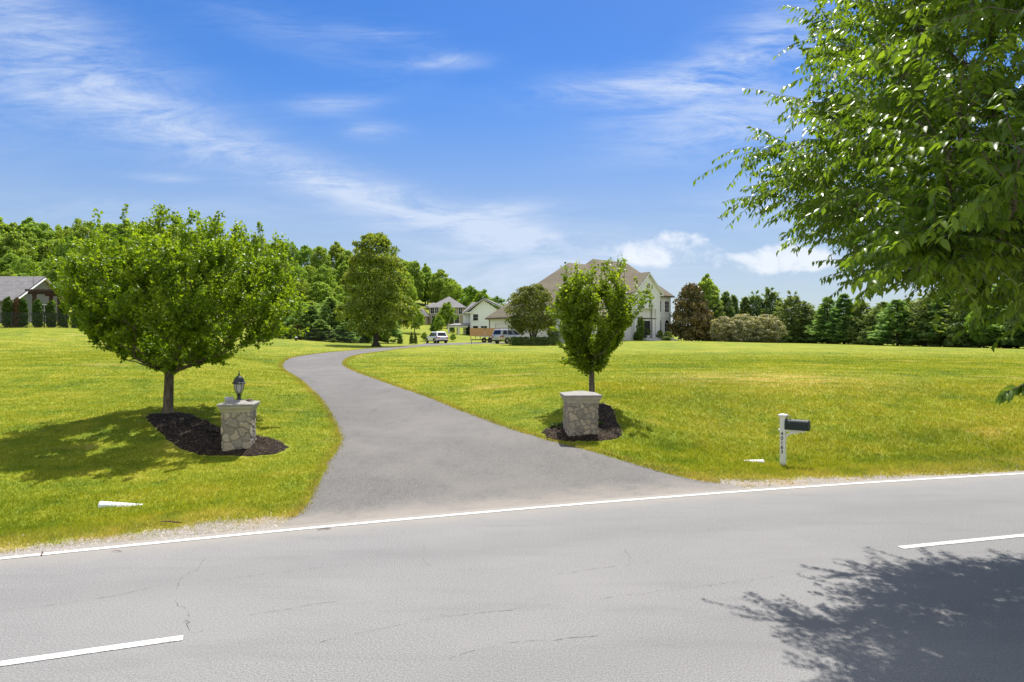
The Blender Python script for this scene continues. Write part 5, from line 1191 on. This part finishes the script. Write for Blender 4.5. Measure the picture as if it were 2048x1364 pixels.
def trailer():
    d = 91.0; g = gp(965, d); r = empty('utility_trailer', g, R(3), 'utility trailer with tall cedar board sides standing left of the silver car', 'trailer'); sc = d/F
    x0, x1 = (941-965)*sc, (990-965)*sc+.6; zt = H-(656.5-CY)*sc-g[2]; zm = H-(672-CY)*sc-g[2]
    for y in (-.9, .9):
        for a, b in ((x0, x0+(x1-x0)*.49), (x0+(x1-x0)*.51, x1)): MB().box(a, b, y-.03, y+.03, zm, zt).build('side_boards', MT['cedar_wood'], r)
        for x in np.linspace(x0+.05, x1-.05, 7): MB().box(x-.04, x+.04, y-.035, y+.035, zm-.42, zm-.002).build('side_stake', MT['cedar_wood'], r)
    for x in (x0-.03, x1+.03): MB().box(x-.028, x+.028, -.93, .93, zm+.002, zt-.002).build('end_boards', MT['cedar_wood'], r)
    MB().box(x0, x1, -.95, .95, zm-.55, zm-.43).bar((x1, 0, zm-.5), (x1+1.0, 0, zm-.55), .1).build('chassis', MT['black'], r)
    for x in (.2, 1.0):
        for s in (-1, 1):
            m = MB(); q = 18; V = []
            for rad, y in ((.1, s*.98), (.3, s*.98), (.34, s*1.02), (.34, s*1.15), (.3, s*1.19), (.1, s*1.19)): V += [(x+rad*math.cos(t), y, .34+rad*math.sin(t)) for t in np.linspace(0, 6.2832, q, endpoint=False)]
            m.add(V, [(i*q+k, i*q+(k+1) % q, (i+1)*q+(k+1) % q, (i+1)*q+k) for i in range(5) for k in range(q)]); m.build('wheel', MT['tyre'], r)
def small_things(beds, gl):
    # loose pieces on the lit pillar's cap
    b = np.array(gl)
    o = MB().box(-.10, .10, -.07, .07, 0, .085).build('stone_block', MT['flag'], None, bevel=.01); o.location = b+np.array((-.22, -.03, -.012)); o.rotation_euler = (R(4), R(3), R(25)); tag(o, 'pale loose stone block lying on the cap left of the lantern', 'stone')
    o = MB().lathe([(.02, 0), (.085, .006), (.09, .02), (.05, .042), (.012, .05)], 9).build('flat_stone', MT['twig'], None); o.scale = (1.1, .7, 1); o.location = b+np.array((.27, -.02, -.02)); tag(o, 'small dark flat stone lying on the cap right of the lantern', 'stone')
    # path light by the fence
    g = gp(592, 72); r = empty('path_light', g, 0, 'short black path light with white cap before the fence', 'lamp'); MB().lathe([(.1, -.1), (.1, .30), (.11, .31)], 10).build('stem', MT['black'], r); MB().lathe([(.15, .312), (.17, .33), (.15, .40), (.05, .43)], 10).build('cap', MT['white'], r)
    g = gp(943, 82); r = empty('path_light', g, 0, 'thin black path light at the driveway before the trailer', 'lamp'); MB().lathe([(.03, -.1), (.03, .42)], 8).build('stem', MT['black'], r); MB().lathe([(.02, .42), (.13, .43), (.12, .47), (.02, .53)], 10).build('cap', MT['black'], r)
    # sticks on the road
    def stick(px, py, z, ln, rz, label):
        d = H*F/(py-CY); x = (px-CX)/F*d; m = MB(); m.tube([(-ln/2, 0, .012), (-ln*.1, .01, .02), (ln*.25, -.008, .014), (ln/2, .0, .01)], [ln*.012, ln*.026, ln*.028, ln*.01], 6); m.tube([(ln*.1, 0, .016), (ln*.25, ln*.12, .014)], [ln*.015, ln*.006], 5)
        o = m.build('stick', MT['twig'], None, smooth=True); o.location = (x, d, z); o.rotation_euler = (0, 0, rz); tag(o, label, 'stick')
    stick(84, 1108, .0, .26, R(-55), 'curved brown stick at the white edge line, leftmost on the road'); stick(234, 1104, 0, .14, R(5), 'short brown stick on the asphalt just below the edge line'); stick(342, 1048, .02, .38, R(-8), 'longer twig on the gravel beside the white pipe'); stick(648, 1060, 0, .22, R(28), 'thin twig on the road just below the driveway mouth')
    stick(374, 1246, 0, .10, R(-20), 'small brown twig on the crack near the centre dash')
    # gravel and litter on the shoulder
    n = 5200; X = RNG.uniform(-10, 16, n); s = np.abs(RNG.normal(.0, .55, n))+.08; keep = ~inside(DRIVE, X, edge_y(X)+s/.943); X, s = X[keep], s[keep]; Y = edge_y(X)+s/.943
    z = np.maximum(tz(X, Y), np.where(s < .25, .0, -9)); P = np.c_[X, Y, z]; m = len(P); V = []
    base = np.array([(1, 0, 0), (-.5, .87, 0), (-.5, -.87, 0), (.1, .0, .9)]); sz = RNG.uniform(.006, .02, m)*(RNG.random(m)**2+.5)
    a = RNG.random(m)*6.28; c, sn = np.cos(a), np.sin(a); B = np.stack([base[None, :, 0]*c[:, None]-base[None, :, 1]*sn[:, None], base[None, :, 0]*sn[:, None]+base[None, :, 1]*c[:, None], np.broadcast_to(base[None, :, 2], (m, 4))], -1)*sz[:, None, None]
    V = (P[:, None]+B).reshape(-1, 3); Fc = (np.arange(m)[:, None, None]*4+np.array([(0, 1, 3), (1, 2, 3), (2, 0, 3)])).reshape(-1, 3)
    o = link('gravel', np_mesh('gravel', V, Fc, 3), MT['pebble']); tag(o, 'loose gravel along the edge of the road', 'gravel', kind='stuff')
def grass(beds):
    m, nt, out = nmat('grass_blades'); pos = N(nt, 'NewGeometry').outputs['Position']; col = grass_colour(nt, pos)
    t = N(nt, 'Attribute', attribute_name='tint').outputs['Fac']; col = mixc(nt, 1.0, col, ramp(nt, t, [(0, (.85, .95, .7)), (.6, (1.25, 1.25, .95)), (.9, (1.5, 1.42, 1.4)), (1, (1.9, 1.6, 2.6))]), 'MULTIPLY')
    s, _, _ = edge_s(nt, pos); col = mixc(nt, M_(nt, 'MULTIPLY', maprange(nt, s, .6, 2.4, .75, 0), maprange(nt, noise(nt, pos, 1.1, 5, .65), .35, .6, .3, 1)), col, (.43, .37, .10))
    col = mixc(nt, M_(nt, 'MULTIPLY', N(nt, 'Attribute', attribute_name='dry').outputs['Fac'], .8), col, (.46, .37, .14))
    p = N(nt, 'BsdfPrincipled', {'Base Color': col, 'Roughness': .7, 'Specular IOR Level': .12}); tr = N(nt, 'BsdfTranslucent', {'Color': mixc(nt, 1.0, col, (1.5, 1.4, .7), 'MULTIPLY')})
    mx = N(nt, 'MixShader', {0: .42}); nt.links.new(p.outputs[0], mx.inputs[1]); nt.links.new(tr.outputs[0], mx.inputs[2]); nt.links.new(mx.outputs[0], out.inputs[0])
    n = 900000; d = np.exp(RNG.uniform(math.log(8.6), math.log(78), n)); d = d[RNG.random(n) > sstep(24, 76, d)*.97]; n = len(d); u = RNG.uniform(-1.0, 1.0, n); u = np.where(np.abs(u) > .8, np.sign(u)*(.8+(np.abs(u)-.8)*3.2), u); X, Y = u*d, d
    s = sdist(X, Y); lim = np.interp(np.abs(X-.4), [4, 10.5], [1.05, .28])+RNG.normal(0, .16, n)+.16*np.sin(X*2.3)*np.sin(X*5.1+1)
    k = (s > lim+.02)|((s > .3)&(RNG.random(n) < .035)); X, Y, d = X[k], Y[k], d[k]
    k = ~inside(DRIVE, X, Y)
    for P in beds: k &= ~inside(P*1.0, X, Y)
    X, Y, d = X[k], Y[k], d[k]
    m_ = 26000; E = np.vstack([DL, DR]); ii = RNG.integers(0, len(E)-1, m_); t_ = RNG.random(m_)[:, None]; ok = (ii != len(DL)-1); ev = (E[ii]*(1-t_)+E[ii+1]*t_+RNG.normal(0, .055, (m_, 2)))[ok]
    ev = ev[(ev[:, 1] < 80) & (sdist(ev[:, 0], ev[:, 1]) > .9)]; dry = np.zeros(len(X)); nb = (X > -17) & (X < 6) & (Y < 60); dd = np.full(len(X), 9.); dd[nb] = dist_poly(E, X[nb], Y[nb])
    dry = np.clip(1-dd/.28, 0, 1); X = np.concatenate([X, ev[:, 0]]); Y = np.concatenate([Y, ev[:, 1]]); d = np.concatenate([d, ev[:, 1]]); dry = np.concatenate([dry, np.full(len(ev), .75)])*(RNG.random(len(X)) < .75)
    n = len(X); B = 2
    X = np.repeat(X, B)+RNG.normal(0, .012, n*B); Y = np.repeat(Y, B)+RNG.normal(0, .012, n*B); d = np.repeat(d, B); dry = np.repeat(dry, B); n = len(X)
    z = tz(X, Y)-.008; h = RNG.uniform(.022, .058, n)*np.interp(d, [9, 46, 78], [1, 1.1, .7])*(1+.55*sstep(1, 4, X)*sstep(28, 25, Y)+.35*(sdist(X, Y) < 4)); w = .0042*np.interp(d, [9, 20, 46], [1, 1.9, 4.2])*RNG.uniform(.7, 1.3, n)
    a = RNG.random(n)*6.283; b = RNG.random(n)*6.283; ln = RNG.uniform(.2, .95, n)*h
    base = np.stack([X, Y, z], -1); sd = np.stack([np.cos(a), np.sin(a), np.zeros(n)], -1)*w[:, None]
    tip = base+np.stack([np.cos(b)*ln, np.sin(b)*ln, h], -1)
    V = np.stack([base-sd, base+sd, tip], 1).reshape(-1, 3); me = np_mesh('grass', V, np.arange(n*3).reshape(-1, 3), 3); attr(me, 'tint', np.repeat(RNG.random(n), 3)); attr(me, 'dry', np.repeat(dry, 3))
    o = link('grass', me, m); tag(o, 'short mown yellow green grass of the front lawn', 'grass', kind='stuff')
# ------------------------------------------------------------------ light, sky, camera
SUN_AZ, SUN_EL = R(13), R(61)      # azimuth from +Y towards +X
def sky():
    w = bpy.data.worlds.new('World'); SC.world = w; w.use_nodes = True; nt = w.node_tree; nt.nodes.clear()
    st = N(nt, 'TexSky', sky_type='NISHITA'); st.sun_disc = False; st.sun_elevation = SUN_EL; st.sun_rotation = SUN_AZ; st.altitude = 100; st.air_density = 1.0; st.dust_density = .4; st.ozone_density = 2.5
    d = N(nt, 'TexCoord').outputs['Generated']; sp = N(nt, 'SeparateXYZ', {0: d}); yy = M_(nt, 'MAXIMUM', sp.outputs[1], .08)
    U = M_(nt, 'DIVIDE', sp.outputs[0], yy); V = M_(nt, 'DIVIDE', sp.outputs[2], yy); uv = N(nt, 'CombineXYZ', {0: U, 1: V}).outputs[0]
    f1 = noise(nt, mapping(nt, uv, (2.0, 10, 1), (0, 0, R(14))), 2.0, 12, .68, 1.1); f2 = noise(nt, mapping(nt, uv, (1.8, 8, 1), (0, 0, R(-20))), 2.6, 12, .70, 1.4)
    fb = noise(nt, uv, 1.1, 4, .55)
    def blob(px, py, sx, sy, ang, amp):
        u0, v0 = (px-CX)/F, (CY-py)/F; a = R(ang)
        du = M_(nt, 'SUBTRACT', U, u0); dv = M_(nt, 'SUBTRACT', V, v0)
        p = M_(nt, 'DIVIDE', M_(nt, 'ADD', M_(nt, 'MULTIPLY', du, math.cos(a)), M_(nt, 'MULTIPLY', dv, math.sin(a))), sx/F)
        q = M_(nt, 'DIVIDE', M_(nt, 'SUBTRACT', M_(nt, 'MULTIPLY', dv, math.cos(a)), M_(nt, 'MULTIPLY', du, math.sin(a))), sy/F)
        r2 = M_(nt, 'ADD', M_(nt, 'MULTIPLY', p, p), M_(nt, 'MULTIPLY', q, q))
        return M_(nt, 'MULTIPLY', M_(nt, 'EXPONENT', M_(nt, 'MULTIPLY', r2, -1.0)), amp)
    def total(L):
        t = None
        for b in L: t = blob(*b) if t is None else M_(nt, 'ADD', t, blob(*b))
        return t
    cir = total([(120, 120, 300, 90, -24, .55), (150, 215, 190, 45, -18, .6), (60, 40, 330, 70, -30, .4), (880, 122, 75, 16, 0, .95), (670, 205, 80, 20, 3, .85), (745, 262, 60, 18, -5, .7), (760, 68, 110, 22, -8, .45), (480, 300, 330, 45, -20, .6), (780, 400, 300, 36, -16, .7), (960, 430, 170, 24, 4, .7),
                 (1080, 490, 240, 40, -3, .8), (1250, 180, 160, 34, 2, 1.0), (1480, 130, 190, 50, 22, .9), (1450, 245, 200, 55, 12, .75), (1540, 60, 150, 60, 30, .5), (320, 355, 70, 8, -3, .5), (300, 420, 300, 30, 0, .35), (1000, 560, 500, 40, 0, .6), (1560, 420, 200, 60, 0, .35), (1750, 250, 300, 160, 0, .35), (560, 60, 260, 40, -20, .3), (2350, 200, 350, 120, 10, .7), (-350, 200, 300, 120, -10, .7)])
    fib = M_(nt, 'ADD', M_(nt, 'MULTIPLY', f1, .6), M_(nt, 'MULTIPLY', f2, .4))
    cm = M_(nt, 'MULTIPLY', cir, maprange(nt, fib, .33, .70, .02, .85)); veil = maprange(nt, fb, .42, .8, 0, .10)
    cm = M_(nt, 'ADD', M_(nt, 'ADD', cm, veil), maprange(nt, V, .02, .42, .48, .02))
    pf = noise(nt, mapping(nt, uv, (1, 1.25, 1)), 16, 7, .62, .35)
    cum = total([(1245, 503, 40, 18, 0, 1.0), (1310, 492, 60, 26, 4, 1.3), (1370, 478, 42, 20, 10, 1.2), (1385, 515, 80, 22, 0, .8), (1290, 520, 90, 16, 0, .8), (1500, 515, 50, 20, 0, .95), (1565, 505, 60, 22, 0, 1.2), (1620, 520, 60, 22, 0, 1.0), (1540, 540, 110, 18, 0, .8), (1750, 520, 110, 26, 0, .9)])
    cu = M_(nt, 'MULTIPLY', maprange(nt, M_(nt, 'ADD', M_(nt, 'MULTIPLY', M_(nt, 'MINIMUM', cum, 1.15), .75), M_(nt, 'MULTIPLY', M_(nt, 'SUBTRACT', pf, .5), 2.6)), .42, 1.15, 0, .8), maprange(nt, cum, .05, .5))
    m = M_(nt, 'MINIMUM', cm, .9)
    hs = N(nt, 'HueSaturation', {'Color': st.outputs[0], 'Saturation': 1.45, 'Value': maprange(nt, V, -.02, .40, .50, .96), 'Hue': .512})
    c = mixc(nt, m, hs.outputs[0], (4.9, 5.6, 6.9))
    c = mixc(nt, cu, c, (6.7, 7.0, 7.5))
    # broken bright cloud added to the unseen sky behind and overhead as fill light
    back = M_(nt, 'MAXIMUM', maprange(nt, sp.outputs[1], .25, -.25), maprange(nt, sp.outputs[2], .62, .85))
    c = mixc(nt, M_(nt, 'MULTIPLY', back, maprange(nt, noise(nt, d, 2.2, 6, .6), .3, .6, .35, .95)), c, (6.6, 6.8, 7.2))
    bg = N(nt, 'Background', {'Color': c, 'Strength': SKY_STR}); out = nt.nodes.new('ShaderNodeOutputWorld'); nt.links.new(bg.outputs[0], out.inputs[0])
SKY_STR = .10; SUN_STR = 5.0; EXPO = .50
def light_camera():
    s = bpy.data.lights.new('sun', 'SUN'); s.energy = SUN_STR; s.angle = R(.53); s.color = (1, .955, .89)
    o = bpy.data.objects.new('sun', s); COL.objects.link(o)
    o.rotation_euler = (math.pi/2-SUN_EL, 0, math.pi-SUN_AZ); o.location = (10, 40, 60)
    c = bpy.data.cameras.new('camera'); c.lens = 24; c.sensor_width = 36; c.clip_end = 6000; c.clip_start = .05
    o = bpy.data.objects.new('camera', c); COL.objects.link(o); o.location = (0, 0, H); o.rotation_euler = (R(90), 0, 0); SC.camera = o
    v = SC.view_settings; v.view_transform = 'Standard'; v.look = 'None'; v.gamma = 1; v.exposure = EXPO; v.use_curve_mapping = False
    SC.cycles.max_bounces = 8; SC.cycles.transparent_max_bounces = 4; SC.cycles.sample_clamp_indirect = 8
# ------------------------------------------------------------------ build
leaf_materials(); hard_materials()
sky(); light_camera()
build_ground(); build_roads()
BEDS = [mulch_bed('dark mulch bed from the wide maple down to the lantern pillar', [(284,834),(300,827),(345,823),(395,836),(440,858),(512,874),(555,882),(586,895),(565,908),(520,914),(470,915),(412,913),(368,904),(338,886),(308,858)]),
        mulch_bed('dark mulch bed around the lampless pillar and the small maple', [(1078,866),(1105,856),(1140,838),(1175,815),(1205,806),(1226,816),(1238,842),(1246,868),(1232,881),(1190,885),(1140,884),(1100,880)])]
gl, hl = pillar(478, 896, R(9), .312, .88, 'stone pillar topped by a lantern, left of the driveway', 'stone_a', 4)
pillar(1161, 867, R(4), .375, .80, 'stone pillar with bare cap, right of the driveway', 'stone_b', 9)
top = np.array((gl[0], gl[1], gl[2]+hl-.01)); lantern(top)
mailbox()
half_pipe(200, 1012, R(12), .72, .10, 'white corrugated drain pipe end in the grass left of the driveway', .12); half_pipe(1527, 926, R(176), .5, .10, 'smooth white drain pipe end in the grass left of the mailbox', .03)
fence(); main_house(); neighbours()
suv('white_suv', gp(873, 96)+np.array((0, 0, .0)), R(90+30), 'white car seen from behind at the far end of the driveway', 4.4, 1.85, 1.62, 'car_white', False)
suv('silver_suv', gp(1021, 86)+np.array((0, 0, .0)), R(44), 'silver grey car with roof rails parked before the garage', 4.9, 1.97, 1.80, 'car_silver', True, True)
trailer(); small_things(BEDS, top)
build_left_maple(); build_small_maple(); build_overhead_tree(); build_oak(); build_plants()
grass(BEDS)
# protos that were never planted
for o in [o for o in SC.objects if o.parent is None and o.type == 'EMPTY' and o.location.z < -400]:
    for ch in list(o.children): bpy.data.objects.remove(ch)
    bpy.data.objects.remove(o)
